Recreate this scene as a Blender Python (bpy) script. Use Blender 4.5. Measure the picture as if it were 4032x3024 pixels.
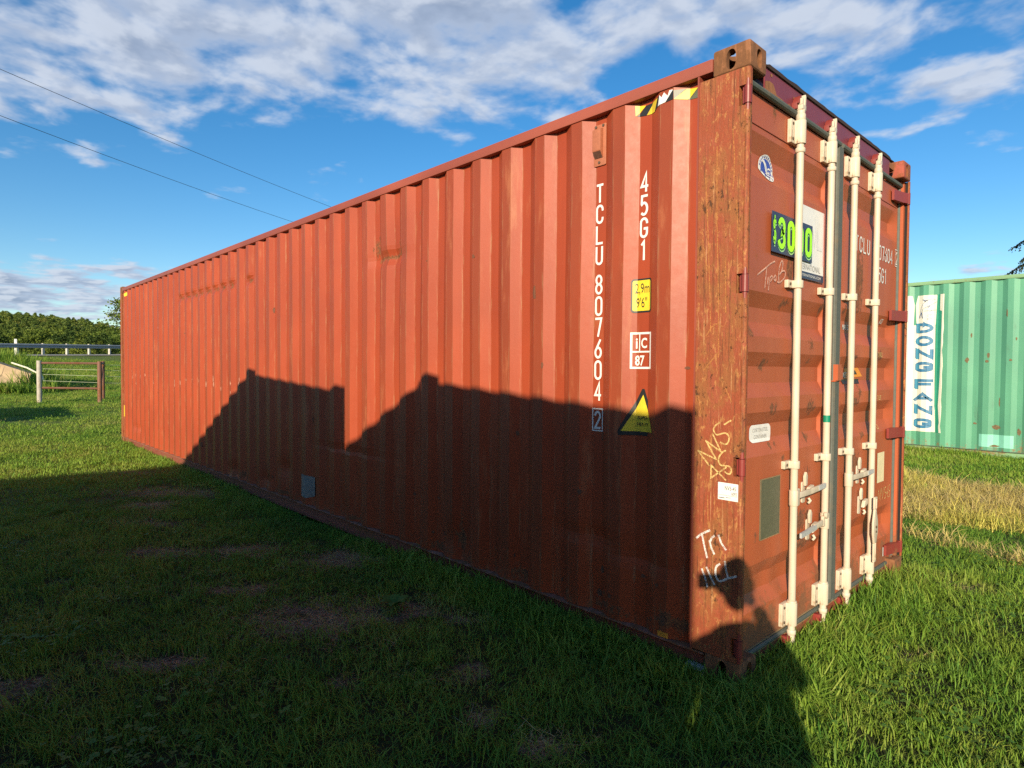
import bpy, bmesh, math, random
import numpy as np
from mathutils import Vector, Matrix, noise as mnoise
random.seed(7); np.random.seed(7)
for o in list(bpy.data.objects): bpy.data.objects.remove(o, do_unlink=True)
SC = bpy.context.scene
COL = SC.collection
rad = math.radians

# ------------------------------------------------------------------ camera
FWD = Vector((-0.7277725, 0.6853175, -0.02621269))
RGT = Vector((0.68540455, 0.7281296, 0.0069195))
UPV = Vector((-0.02382829, 0.01293047, 0.99963244))
CAM = Vector((1.29495514, -2.63603192, 1.44610875))
cd = bpy.data.cameras.new('camera'); co = bpy.data.objects.new('camera', cd); COL.objects.link(co)
M = Matrix((RGT, UPV, -FWD)).transposed().to_4x4(); M.translation = CAM
co.matrix_world = M
cd.sensor_fit = 'HORIZONTAL'; cd.sensor_width = 36.0; cd.lens = 2444.41 / 4032 * 36
cd.clip_start = 0.02; cd.clip_end = 6000
SC.camera = co
co['kind'] = 'helper'

# ------------------------------------------------------------------ light
SUN = Vector((1.475, -2.636, 0.986)).normalized()          # towards the sun
SUN_EL = math.asin(SUN.z); SUN_ROT = math.atan2(SUN.x, SUN.y)
SKY_STRENGTH = 0.095
sl = bpy.data.lights.new('sun', 'SUN'); so = bpy.data.objects.new('sun', sl); COL.objects.link(so)
sl.energy = 5.0; sl.angle = rad(0.53); sl.color = (1.0, 0.86, 0.63)
so.rotation_euler = SUN.to_track_quat('Z', 'Y').to_euler(); so.location = SUN * 60
SC.view_settings.view_transform = 'Standard'; SC.view_settings.look = 'None'
SC.view_settings.gamma = 1.0; SC.view_settings.use_curve_mapping = False
SC.view_settings.exposure = 0.70
SC.render.engine = 'CYCLES'
SC.cycles.max_bounces = 6; SC.cycles.diffuse_bounces = 3; SC.cycles.glossy_bounces = 2
SC.cycles.transmission_bounces = 3; SC.cycles.transparent_max_bounces = 6
SC.cycles.use_adaptive_sampling = True; SC.cycles.adaptive_threshold = 0.007
SC.cycles.use_denoising = False
SC.cycles.sample_clamp_indirect = 6.0


class NT:
    """small node-tree builder"""
    def __init__(s, tree):
        s.t = tree; s.n = tree.nodes; s.l = tree.links; s.n.clear()
    def node(s, typ, **kw):
        nd = s.n.new(typ)
        for k, v in kw.items(): setattr(nd, k, v)
        return nd
    def put(s, sock, v):
        if v is None: return
        if isinstance(v, bpy.types.NodeSocket): s.l.new(v, sock)
        else:
            if sock.type == 'RGBA' and len(v) == 3: v = (*v, 1)
            sock.default_value = v
    def math(s, op, a, b=None, c=None, clamp=False):
        nd = s.node('ShaderNodeMath', operation=op, use_clamp=clamp)
        for i, v in enumerate((a, b, c)): s.put(nd.inputs[i], v) if v is not None else None
        return nd.outputs[0]
    def vmath(s, op, a, b=None):
        nd = s.node('ShaderNodeVectorMath', operation=op)
        s.put(nd.inputs[0], a)
        if b is not None: s.put(nd.inputs[1], b)
        return nd.outputs['Value'] if op in ('DOT_PRODUCT', 'LENGTH') else nd.outputs[0]
    def noise(s, vec, scale, detail=4, rough=0.55, dist=0.0):
        nd = s.node('ShaderNodeTexNoise'); s.put(nd.inputs['Vector'], vec)
        nd.inputs['Scale'].default_value = scale; nd.inputs['Detail'].default_value = detail
        nd.inputs['Roughness'].default_value = rough; nd.inputs['Distortion'].default_value = dist
        return nd.outputs[0]
    def scalev(s, vec, sc, loc=(0, 0, 0)):
        nd = s.node('ShaderNodeMapping'); s.put(nd.inputs['Vector'], vec)
        nd.inputs['Scale'].default_value = sc; nd.inputs['Location'].default_value = loc
        return nd.outputs[0]
    def step(s, v, lo, hi, a=0.0, b=1.0):
        nd = s.node('ShaderNodeMapRange', interpolation_type='SMOOTHSTEP'); s.put(nd.inputs[0], v)
        for i, q in zip((1, 2, 3, 4), (lo, hi, a, b)): nd.inputs[i].default_value = q
        return nd.outputs[0]
    def mix(s, f, a, b, mode='MIX'):
        nd = s.node('ShaderNodeMix', data_type='RGBA', blend_type=mode)
        s.put(nd.inputs[0], f); s.put(nd.inputs[6], a); s.put(nd.inputs[7], b)
        return nd.outputs[2]
    def sep(s, v):
        nd = s.node('ShaderNodeSeparateXYZ'); s.put(nd.inputs[0], v); return nd.outputs
    def bump(s, h, strength=0.3, dist=0.004):
        nd = s.node('ShaderNodeBump'); s.put(nd.inputs['Height'], h)
        nd.inputs['Strength'].default_value = strength; nd.inputs['Distance'].default_value = dist
        return nd.outputs[0]
    def bsdf(s, color, rough=0.6, normal=None, metal=0.0, spec=0.5, trans=None):
        nd = s.node('ShaderNodeBsdfPrincipled')
        s.put(nd.inputs['Base Color'], color); s.put(nd.inputs['Roughness'], rough)
        s.put(nd.inputs['Metallic'], metal); s.put(nd.inputs['Specular IOR Level'], spec)
        if normal is not None: s.put(nd.inputs['Normal'], normal)
        return nd.outputs[0]
    def out(s, sh):
        o = s.node('ShaderNodeOutputMaterial'); s.l.new(sh, o.inputs[0])


def material(name):
    m = bpy.data.materials.new(name); m.use_nodes = True
    return m, NT(m.node_tree)


# ------------------------------------------------------------------ sky
W = bpy.data.worlds.new('World'); SC.world = W; W.use_nodes = True
w = NT(W.node_tree)
tc = w.node('ShaderNodeTexCoord'); D = tc.outputs['Generated']
sky = w.node('ShaderNodeTexSky', sky_type='NISHITA'); sky.sun_disc = False
sky.sun_elevation = SUN_EL; sky.sun_rotation = SUN_ROT; sky.altitude = 200
sky.air_density = 1.0; sky.dust_density = 0.3; sky.ozone_density = 2.5
dx, dy, dz = w.sep(D)
zc = w.math('MAXIMUM', dz, 0.0)
zp = w.math('ADD', zc, 0.10)
cx = w.math('DIVIDE', dx, zp); cy = w.math('DIVIDE', dy, zp)
cv = w.node('ShaderNodeCombineXYZ'); w.put(cv.inputs[0], cx); w.put(cv.inputs[1], cy); P = cv.outputs[0]
az = w.math('MULTIPLY', w.math('ARCTAN2', dy, dx), 180 / math.pi)     # degrees from +x
el = w.math('MULTIPLY', w.math('ARCSINE', dz), 180 / math.pi)
n1 = w.noise(P, 3.9, 5, 0.52, 0.15)
n2 = w.noise(w.scalev(P, (1, 1, 1), (3.1, 1.7, 0)), 8.0, 4, 0.55, 0.2)
dens = w.math('ADD', w.math('MULTIPLY_ADD', n1, 1.90, -0.55), w.math('MULTIPLY', n2, 0.62))
#   azimuth, elevation, half widths, amount: banks and gaps of cloud over the field
CLOUD = [(173, 22, 10, 5.0, 0.36), (160, 25.5, 9, 5.0, 0.36), (147, 28, 10, 4.5, 0.34), (133, 26.5, 9, 4.0, 0.26), (120, 29, 10, 4.0, 0.30), (106, 27, 9, 3.6, 0.28), (97, 22, 6, 3.0, 0.24),
         (103, 20.0, 6, 2.4, 0.24), (139, 22.5, 8, 3, 0.22), (168, 34, 30, 8, 0.25), (115, 40, 30, 10, 0.22),
         (157, 17.0, 6, 2.0, -0.34), (148, 18.6, 7, 2.4, -0.34), (124, 20.5, 8, 3.5, -0.12), (170, 11.5, 12, 3.0, -0.55), (150, 9, 14, 5, -0.5), (100, 12.5, 14, 4.2, -0.45), (125, 12, 14, 6, -0.3),
         (155, 15.2, 3.6, 1.0, 0.46), (177, 5.2, 12, 2.1, 0.62), (167, 7.4, 5, 1.2, 0.34), (89, 7.4, 12, 0.9, 0.50)]
for a, e, sa, se, amt in CLOUD:
    ga = w.math('POWER', w.math('DIVIDE', w.math('SUBTRACT', az, a), sa), 2)
    ge = w.math('POWER', w.math('DIVIDE', w.math('SUBTRACT', el, e), se), 2)
    gs = w.math('POWER', math.e, w.math('MULTIPLY', w.math('ADD', ga, ge), -1.0))
    dens = w.math('MULTIPLY_ADD', gs, amt, dens)
cover = w.step(dens, 0.72, 1.20)
cover = w.math('MULTIPLY', cover, 0.93)
n3 = w.noise(w.scalev(P, (1, 1, 1), (0.035, -0.055, 0.0)), 3.9, 5, 0.52, 0.15)      # same field looked at towards the sun
lit = w.step(w.math('SUBTRACT', n1, n3), -0.06, 0.10)
thick = w.step(dens, 0.95, 1.6)
base = w.mix(thick, (3.15, 3.75, 4.85), (1.9, 2.4, 3.35))
ccol = w.mix(w.math('MULTIPLY', lit, 0.8), base, (4.5, 4.9, 5.6))
skyc = w.node('ShaderNodeHueSaturation'); w.put(skyc.inputs['Color'], sky.outputs[0])
skyc.inputs['Saturation'].default_value = 1.34; skyc.inputs['Value'].default_value = 1.04
fin = w.mix(cover, skyc.outputs[0], ccol)
bg = w.node('ShaderNodeBackground'); w.put(bg.inputs[0], fin); bg.inputs[1].default_value = SKY_STRENGTH
wo = w.node('ShaderNodeOutputWorld'); w.l.new(bg.outputs[0], wo.inputs[0])

# ------------------------------------------------------------------ mesh helpers
class MB:
    def __init__(s): s.v = []; s.f = []
    def add(s, vs, fs):
        o = len(s.v); s.v += [tuple(v) for v in vs]; s.f += [tuple(i + o for i in f) for f in fs]; return s
    def box(s, x0, x1, y0, y1, z0, z1):
        x0, x1 = sorted((x0, x1)); y0, y1 = sorted((y0, y1)); z0, z1 = sorted((z0, z1))
        return s.add([(x0, y0, z0), (x1, y0, z0), (x1, y1, z0), (x0, y1, z0), (x0, y0, z1), (x1, y0, z1), (x1, y1, z1), (x0, y1, z1)],
                     [(3, 2, 1, 0), (4, 5, 6, 7), (0, 1, 5, 4), (1, 2, 6, 5), (2, 3, 7, 6), (3, 0, 4, 7)])
    def obox(s, c, ax, ay, az):
        c, ax, ay, az = map(Vector, (c, ax, ay, az)); vs = []
        for k in (-1, 1):
            for i, j in ((-1, -1), (1, -1), (1, 1), (-1, 1)): vs.append(c + ax * i + ay * j + az * k)
        return s.add(vs, [(3, 2, 1, 0), (4, 5, 6, 7), (0, 1, 5, 4), (1, 2, 6, 5), (2, 3, 7, 6), (3, 0, 4, 7)])
    def tube(s, pts, r, n=12, caps=True):
        pts = [Vector(p) for p in pts]
        rs = r if isinstance(r, (list, tuple)) else [r] * len(pts)
        rings = []; prev = None
        for i, p in enumerate(pts):
            d = (pts[min(i + 1, len(pts) - 1)] - pts[max(i - 1, 0)]).normalized()
            if prev is None:
                a = d.cross(Vector((0, 0, 1)))
                if a.length < 1e-3: a = Vector((1, 0, 0))
                a.normalize()
            else:
                a = prev - d * prev.dot(d); a.normalize()
            prev = a; b = d.cross(a)
            rings.append([p + (a * math.cos(2 * math.pi * k / n) + b * math.sin(2 * math.pi * k / n)) * rs[i] for k in range(n)])
        o = len(s.v)
        for rg in rings: s.v += [tuple(q) for q in rg]
        for i in range(len(rings) - 1):
            for k in range(n):
                s.f.append((o + i * n + k, o + i * n + (k + 1) % n, o + (i + 1) * n + (k + 1) % n, o + (i + 1) * n + k))
        if caps:
            s.f.append(tuple(o + k for k in range(n - 1, -1, -1))); e = o + (len(rings) - 1) * n
            s.f.append(tuple(e + k for k in range(n)))
        return s
    def prism(s, poly, to3, d):
        """poly (2-D, ccw) pushed along d (3-D vector); to3 maps 2-D to 3-D"""
        n = len(poly); d = Vector(d); a = [Vector(to3(*p)) for p in poly]; b = [q + d for q in a]
        fs = [tuple(range(n - 1, -1, -1)), tuple(range(n, 2 * n))] + [(i, (i + 1) % n, n + (i + 1) % n, n + i) for i in range(n)]
        return s.add(a + b, fs)
    def mesh(s, name, smooth=None):
        me = bpy.data.meshes.new(name); me.from_pydata(s.v, [], s.f); me.validate(); me.update()
        if smooth:
            me.polygons.foreach_set('use_smooth', [True] * len(me.polygons)); me.set_sharp_from_angle(angle=rad(smooth))
        return me

def link(name, me, mat=None, parent=None, label=None, loc=None):
    if isinstance(me, MB): me = me.mesh(name, 35)
    o = bpy.data.objects.new(name, me); COL.objects.link(o)
    if mat is not None and len(me.materials) == 0: me.materials.append(mat)
    if parent is not None: o.parent = parent
    if label: o['label'] = label
    if loc is not None: o.location = loc
    return o
def tag(o, label=None, cat=None, group=None, kind=None):
    for k, v in (('label', label), ('category', cat), ('group', group), ('kind', kind)):
        if v: o[k] = v
    return o
def thing(name, label, cat, loc=(0, 0, 0), rz=0.0, group=None):
    o = bpy.data.objects.new(name, None); COL.objects.link(o); o.location = loc; o.rotation_euler = (0, 0, rz)
    o.empty_display_size = 0.2
    return tag(o, label, cat, group)
def dup(o, parent, loc=None, label=None):
    c = o.copy(); COL.objects.link(c); c.parent = parent
    if loc is not None: c.location = loc
    if label: c['label'] = label
    elif 'label' in c: del c['label']
    return c
def bevelled(me, w=0.003, seg=2, ang=30):
    bm = bmesh.new(); bm.from_mesh(me)
    ed = [e for e in bm.edges if len(e.link_faces) == 2 and e.calc_face_angle(0) > rad(ang)]
    bmesh.ops.bevel(bm, geom=ed, offset=w, segments=seg, affect='EDGES', profile=0.6)
    bm.to_mesh(me); bm.free()
    me.polygons.foreach_set('use_smooth', [True] * len(me.polygons)); me.set_sharp_from_angle(angle=rad(50)); return me

# strokes (flat lettering)
def arc(cx, cy, rx, ry, a0, a1, n=10):
    return [(cx + rx * math.cos(rad(a0 + (a1 - a0) * i / n)), cy + ry * math.sin(rad(a0 + (a1 - a0) * i / n))) for i in range(n + 1)]
def ribbon(mb, pts, wd, to3, closed=False, cap=True):
    p = [Vector((a, b)) for a, b in pts]
    if closed and (p[0] - p[-1]).length < 1e-6: p = p[:-1]
    n = len(p); vs = []
    for i in range(n):
        a = p[i - 1] if (i > 0 or closed) else None; b = p[(i + 1) % n] if (i < n - 1 or closed) else None
        d1 = (p[i] - a).normalized() if a is not None else (b - p[i]).normalized()
        d2 = (b - p[i]).normalized() if b is not None else d1
        m = d1 + d2
        if m.length < 1e-4: m = d1
        m.normalize(); nn = Vector((-m.y, m.x)); c = max(0.45, nn.dot(Vector((-d1.y, d1.x))))
        q = p[i].copy()
        if cap and not closed:
            if i == 0: q -= d1 * wd * 0.25
            if i == n - 1: q += d1 * wd * 0.25
        vs += [to3(*(q + nn * wd / 2 / c)), to3(*(q - nn * wd / 2 / c))]
    fs = [(2 * i, 2 * i + 1, 2 * i + 3, 2 * i + 2) for i in range(n - 1)]
    if closed: fs.append((2 * n - 2, 2 * n - 1, 1, 0))
    mb.add(vs, fs)
def glyph(ch):
    """strokes in a unit box, rounded condensed sans"""
    s = 0.5
    rr = lambda: arc(.5, .78, .5, .22, 180, 0, 8) + arc(.5, .22, .5, .22, 0, -180, 8)
    G = {
        'T': [[(0, 1), (1, 1)], [(.5, 1), (.5, 0)]],
        'C': [[(1, .72)] + arc(.5, .78, .5, .22, 0, 180, 8) + arc(.5, .22, .5, .22, 180, 360, 8) + [(1, .28)]],
        'L': [[(0, 1), (0, 0), (1, 0)]],
        'U': [[(0, 1), (0, .25)] + arc(.5, .22, .5, .22, 180, 360, 8) + [(1, 1)]],
        '0': [rr() + [(0, .78)]],
        '8': [arc(.5, .76, .46, .24, 90, 450, 16), arc(.5, .26, .5, .26, 90, 450, 16)],
        '7': [[(0, 1), (1, 1), (.45, 0)]],
        '6': [[(.85, 1), (.12, .45)] + arc(.5, .28, .5, .28, 150, 510, 16)],
        '4': [[(.75, 0), (.75, 1), (0, .28), (1, .28)]],
        '5': [[(.95, 1), (.12, 1), (.08, .58)] + arc(.45, .3, .52, .32, 130, -130, 12)],
        'G': [[(1, .75)] + arc(.5, .78, .5, .22, 0, 180, 8) + arc(.5, .22, .5, .22, 180, 360, 8) + [(1, .45), (.55, .45)]],
        '1': [[(.2, .82), (.55, 1), (.55, 0)]],
        '2': [arc(.5, .74, .5, .26, 170, -20, 10) + [(.0, 0), (1, 0)]],
        '3': [arc(.45, .75, .5, .25, 160, -80, 10) + arc(.45, .26, .55, .26, 80, -160, 10)],
        'D': [[(0, 0), (0, 1), (.4, 1)] + arc(.4, .5, .6, .5, 90, -90, 10) + [(0, 0)]],
        'O': [arc(.5, .5, .5, .5, 0, 360, 24)],
        'N': [[(0, 0), (0, 1), (1, 0), (1, 1)]],
        'F': [[(0, 0), (0, 1), (1, 1)], [(0, .5), (.9, .5)]],
        'A': [[(0, 0), (.5, 1), (1, 0)], [(.2, .33), (.8, .33)]],
        'o': [arc(.5, .5, .5, .5, 0, 360, 20)],
        '$': [[(.9, .78)] + arc(.5, .72, .42, .2, 20, 270, 8) + arc(.5, .28, .42, .22, 90, -160, 8), [(.5, 1.06), (.5, -.06)]],
    }
    return G[ch]
def stamp(mb, ch, x, z, wd, ht, sw, to3):
    for st in glyph(ch):
        pts = [(x + sw / 2 + a * (wd - sw), z + sw / 2 + b * (ht - sw)) for a, b in st]
        cl = (Vector(pts[0]) - Vector(pts[-1])).length < 1e-5
        ribbon(mb, pts, sw, to3, closed=cl)
_fc = {}
def text_mb(mb, txt, x, z, size, to3, align='LEFT', sx=1.0, bold=0.0):
    k = (txt, align, bold)
    if k not in _fc:
        cu = bpy.data.curves.new('t', 'FONT'); cu.body = txt; cu.align_x = align; cu.offset = bold; cu.resolution_u = 3
        ob = bpy.data.objects.new('t', cu); COL.objects.link(ob)
        dg = bpy.context.evaluated_depsgraph_get(); me = ob.evaluated_get(dg).to_mesh()
        _fc[k] = ([tuple(v.co) for v in me.vertices], [tuple(p.vertices) for p in me.polygons])
        ob.evaluated_get(dg).to_mesh_clear(); bpy.data.objects.remove(ob); bpy.data.curves.remove(cu)
    vs, fs = _fc[k]
    mb.add([to3(x + v[0] * size * sx, z + v[1] * size) for v in vs], fs)
def rrect(x0, x1, z0, z1, r=0.0, n=5):
    if r <= 0: return [(x0, z0), (x1, z0), (x1, z1), (x0, z1)]
    return arc(x1 - r, z0 + r, r, r, -90, 0, n) + arc(x1 - r, z1 - r, r, r, 0, 90, n) + arc(x0 + r, z1 - r, r, r, 90, 180, n) + arc(x0 + r, z0 + r, r, r, 180, 270, n)
def poly(mb, pts, to3): mb.add([to3(*p) for p in pts], [tuple(range(len(pts)))])

# ------------------------------------------------------------------ materials
def paint(name, c1, c2, rust=0.35, rough=0.45, streak=(9, 9, 0.55), fade=1.3, seed=0.0, ridge=None, low=0.35, fine=0.25, spec=0.5,
          r1=(0.10, 0.036, 0.016), r2=(0.27, 0.105, 0.035), scuff=None, scuff_amt=0.0, stain=False):
    m, t = material(name)
    tcn = t.node('ShaderNodeTexCoord').outputs['Object']
    p = t.scalev(tcn, (1, 1, 1), (seed, seed * 1.7, seed * .6))
    z = t.sep(tcn)[2]; x = t.sep(tcn)[0]
    big = t.noise(p, fade, 3, 0.5)
    col = t.mix(t.step(big, 0.3, 0.7), c1, c2)
    sk = t.noise(t.scalev(p, streak), 1.0, 5, 0.62)
    col = t.mix(t.step(sk, 0.30, 0.75, 0.0, 0.40), col, tuple(k * 0.62 for k in c1))
    sp = t.noise(p, 24, 5, 0.65)
    mask = t.math('ADD', t.math('MULTIPLY', sk, 0.55), t.math('MULTIPLY', sp, 0.5))
    if low: mask = t.math('ADD', mask, t.step(z, 0.55, 0.0, 0.0, low * 0.3))
    th = 0.80 - rust * 0.42
    mk = t.step(mask, th, th + 0.13)
    rc = t.mix(t.noise(p, 60, 4, 0.6), r1, r2)
    if ridge:
        x0, pitch = ridge                                   # worn tan paint along the ridge edges
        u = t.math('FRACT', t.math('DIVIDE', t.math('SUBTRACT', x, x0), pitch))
        e1 = t.math('ABSOLUTE', t.math('SUBTRACT', u, 0.985)); e2 = t.math('ABSOLUTE', t.math('SUBTRACT', u, 0.735))
        e3 = t.math('ABSOLUTE', t.math('SUBTRACT', u, 0.235))
        ed = t.step(t.math('MINIMUM', t.math('MINIMUM', e1, e2), e3), 0.060, 0.0)
        wn = t.step(t.noise(t.scalev(p, (85, 85, 5.0)), 1.0, 6, 0.75), 0.50, 0.62)
        col = t.mix(t.math('MULTIPLY', t.math('MULTIPLY', ed, wn), 0.80), col, (0.33, 0.155, 0.075))
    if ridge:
        gr = t.math('MULTIPLY', t.step(u, 0.70, 0.76), t.step(t.noise(t.scalev(p, (3, 3, .5), (4, 4, 4)), 1.0, 5, .65), .25, .6, .05, .42))  # grime on outer flats, also painting in their light contrast with the slopes
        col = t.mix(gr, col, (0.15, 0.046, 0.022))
    if scuff:
        sn = t.step(t.noise(t.scalev(p, (5, 5, 0.9)), 1.6, 6, 0.7), 0.56, 0.74)
        col = t.mix(t.math('MULTIPLY', sn, scuff_amt), col, scuff)
    col = t.mix(mk, col, rc)
    if stain:                                               # rust spots where the 'stain' attribute says so
        sa = t.node('ShaderNodeAttribute', attribute_name='stain').outputs['Fac']
        sv_ = t.math('MULTIPLY_ADD', t.math('SUBTRACT', t.noise(t.scalev(p, (1, 1, .6)), 30, 6, 0.7), 0.5), 1.5, sa)
        sm = t.step(sv_, 0.40, 0.56, 0, 0.92)
        col = t.mix(sm, col, t.mix(t.step(t.noise(p, 70, 4, .7), .35, .65), (0.065, 0.030, 0.016), (0.21, 0.088, 0.032)))
        mk = t.math('MAXIMUM', mk, sm)
    g = t.noise(p, 180, 3, 0.7)
    col = t.mix(t.math('MULTIPLY', g, fine), col, tuple(k * 0.55 for k in c1))
    h = t.math('ADD', t.math('MULTIPLY', sp, 0.7), t.math('MULTIPLY', mk, 0.6))
    ro = t.math('ADD', t.math('MULTIPLY', mk, 0.38), t.math('MULTIPLY_ADD', sp, 0.16, rough - 0.08))
    t.out(t.bsdf(col, ro, t.bump(h, 0.35, 0.002), spec=spec)); return m
def flat(name, c, rough=0.6, var=0.12, scale=30, spec=0.5, dirt=None, damt=0.0):
    m, t = material(name)
    p = t.node('ShaderNodeTexCoord').outputs['Object']
    n = t.noise(p, scale, 4, 0.6)
    col = t.mix(t.step(n, 0.3, 0.7, 0, var * 2.2), c, tuple(k * 0.6 for k in c))
    if dirt:
        d = t.step(t.noise(t.scalev(p, (1, 1, .5)), 9, 6, 0.7), 0.5, 0.72, 0, damt); col = t.mix(d, col, dirt)
    t.out(t.bsdf(col, rough, t.bump(n, 0.12, 0.001), spec=spec)); return m

RED1, RED2 = (0.345, 0.057, 0.0185), (0.280, 0.045, 0.0160)
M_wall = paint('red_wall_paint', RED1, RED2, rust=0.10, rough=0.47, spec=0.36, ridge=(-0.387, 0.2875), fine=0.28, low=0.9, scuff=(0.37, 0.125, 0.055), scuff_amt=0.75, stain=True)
M_rail = paint('red_rail_paint', (0.30, 0.07, 0.04), (0.22, 0.05, 0.03), rust=0.45, rough=0.5, streak=(0.8, 8, 8), seed=2)
M_brail = paint('red_bottom_rail_paint', (0.23, 0.055, 0.036), (0.17, 0.045, 0.03), rust=0.5, rough=0.6, streak=(0.8, 8, 8), seed=3)
M_flange = paint('worn_flange', (0.34, 0.15, 0.11), (0.26, 0.09, 0.06), rust=0.6, rough=0.7, seed=4)
def rusty_post(name):
    m, t = material(name); p = t.node('ShaderNodeTexCoord').outputs['Object']
    s1 = t.noise(t.scalev(p, (17, 17, 7)), 1.0, 8, 0.74, 0.6); s2 = t.noise(t.scalev(p, (42, 42, 16), (3, 1, 2)), 1.0, 7, 0.75, .4)
    bl = t.noise(t.scalev(p, (1, 1, .55)), 6, 6, 0.68, .3); pit = t.noise(t.scalev(p, (1, 1, .6), (1, 5, 2)), 36, 8, 0.78); fg = t.noise(t.scalev(p, (1, 1, .8), (7, 7, 7)), 120, 5, .75)
    c = t.mix(t.step(bl, .42, .60), (0.27, 0.058, 0.024), (0.26, 0.092, 0.030))
    c = t.mix(t.step(s1, .51, .59, 0, .9), c, (0.29, 0.070, 0.034))
    c = t.mix(t.step(s2, .54, .62, 0, .85), c, (0.42, 0.19, 0.062))
    c = t.mix(t.step(t.noise(t.scalev(p, (60, 60, 2.4), (9, 2, 7)), 1.0, 7, 0.75), .53, .61, 0, .75), c, (0.105, 0.036, 0.016))
    c = t.mix(t.step(t.noise(t.scalev(p, (38, 38, 1.6), (1, 9, 3)), 1.0, 7, 0.75), .58, .64, 0, .8), c, (0.46, 0.24, 0.11))
    c = t.mix(t.step(fg, .42, .66, 0, .45), c, (0.15, 0.052, 0.021))
    dk = t.step(t.math('MULTIPLY_ADD', t.math('SUBTRACT', bl, .5), .7, pit), .605, .655, 0, .85); c = t.mix(dk, c, (0.050, 0.024, 0.013))
    t.out(t.bsdf(c, t.math('MULTIPLY_ADD', s2, .3, .5), t.bump(t.math('SUBTRACT', t.math('ADD', pit, fg), dk), .7, .003), spec=.3)); return m
M_post = rusty_post('rusty_post_paint')
M_cast = paint('rusty_casting', (0.30, 0.12, 0.045), (0.22, 0.085, 0.035), rust=0.62, rough=0.75, streak=(40, 40, 5), seed=6, r1=(0.075, 0.032, 0.016), r2=(0.20, 0.085, 0.035), fine=.45)
M_castr = paint('red_casting', (0.36, 0.06, 0.035), (0.28, 0.07, 0.035), rust=0.6, rough=0.6, seed=7)
M_door = paint('door_paint', (0.43, 0.098, 0.036), (0.35, 0.082, 0.030), stain=True, rust=0.40, rough=0.5, streak=(14, 7, 0.8), seed=8, low=0.9,
               r1=(0.11, 0.042, 0.02), r2=(0.30, 0.12, 0.045))
M_head = paint('maroon_header_paint', (0.21, 0.040, 0.050), (0.18, 0.034, 0.042), rust=0.16, rough=0.45, seed=9, low=0)
M_edge = paint('dark_rust_edge', (0.05, 0.022, 0.018), (0.035, 0.018, 0.014), rust=0.3, rough=0.85, seed=10)
M_hinge = paint('hinge_red', (0.25, 0.036, 0.030), (0.20, 0.036, 0.028), rust=0.45, rough=0.42, seed=11, spec=0.45)
M_dark = flat('dark_cavity', (0.012, 0.010, 0.010), 0.9)  # near-black that paints in the dark of gaps and pockets
M_slot = paint('slot_rust', (0.10, 0.06, 0.035), (0.06, 0.035, 0.02), rust=0.6, rough=0.85, seed=12)
M_rub = flat('rubber_seal', (0.085, 0.095, 0.082), 0.65, 0.2, 40, dirt=(0.16, 0.12, 0.07), damt=0.5)
M_rod = paint('cream_rod_paint', (0.57, 0.49, 0.385), (0.52, 0.43, 0.32), rust=0.34, rough=0.5, streak=(40, 40, 3.0), fade=5, seed=50, low=0.35, fine=0.10, r1=(0.13, 0.07, 0.035), r2=(0.34, 0.20, 0.09))
M_bolt = flat('bolt_brown', (0.09, 0.06, 0.04), 0.6)
M_galv = flat('galvanised_steel', (0.42, 0.43, 0.43), 0.4, 0.15, 50)
M_white = flat('white_lettering', (0.68, 0.66, 0.62), 0.5, 0.06, 90, dirt=(0.5, 0.32, 0.24), damt=0.25)
M_sw = flat('white_vinyl', (0.70, 0.69, 0.66), 0.45, 0.06, dirt=(0.42, 0.33, 0.25), damt=0.30)
M_yel = flat('yellow_vinyl', (0.68, 0.50, 0.030), 0.45, 0.10, dirt=(.34, .20, .05), damt=.55)
M_blk = flat('black_vinyl', (0.018, 0.018, 0.018), 0.45)
M_navy = flat('navy_vinyl', (0.022, 0.032, 0.075), 0.4)
M_neon = flat('neon_green_print', (0.36, 0.88, 0.012), 0.5, 0.02)
M_pale = flat('pale_green_print', (0.36, 0.66, 0.27), 0.5, 0.02)
M_dkgr = flat('dark_green_print', (0.012, 0.10, 0.022), 0.5, 0.02)
M_blue = flat('blue_print', (0.018, 0.055, 0.32), 0.4, 0.04)
M_grey = flat('grey_print', (0.30, 0.30, 0.30), 0.5)
M_pink = flat('faded_pink_print', (0.80, 0.42, 0.40), 0.5)
def chalk(name, c):
    m, t = material(name); p = t.node('ShaderNodeTexCoord').outputs['Object']
    n = t.noise(p, 260, 4, 0.7); n2_ = t.noise(p, 45, 4, 0.6)
    d = t.bsdf(t.mix(n2_, c, tuple(k * .75 for k in c)), 0.95, spec=.1); tr = t.node('ShaderNodeBsdfTransparent').outputs[0]
    mx = t.node('ShaderNodeMixShader'); t.put(mx.inputs[0], t.step(t.math('MULTIPLY_ADD', n2_, .6, n), .72, .92, 1.0, .30)); t.l.new(tr, mx.inputs[1]); t.l.new(d, mx.inputs[2]); t.out(mx.outputs[0]); return m
M_chalk = chalk('white_chalk', (0.72, 0.67, 0.64)); M_chalky = chalk('yellow_chalk', (0.72, 0.50, 0.20)); M_chalkp = chalk('pink_chalk', (0.74, 0.44, 0.34))
M_scr = chalk('orange_scratch', (0.46, 0.19, 0.065))
M_orange = flat('orange_vinyl', (0.70, 0.26, 0.03), 0.5)
M_teal = flat('green_tape', (0.0, 0.20, 0.11), 0.5)
M_plate = flat('olive_plate', (0.105, 0.105, 0.065), 0.45, 0.2, 60)
M_patch = flat('bare_grey_patch', (0.20, 0.185, 0.175), 0.6, 0.15, 20, dirt=(0.24, 0.13, 0.06), damt=0.8)
M_stain = flat('brown_stain', (0.15, 0.055, 0.026), 0.8, 0.35, 25)
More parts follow.
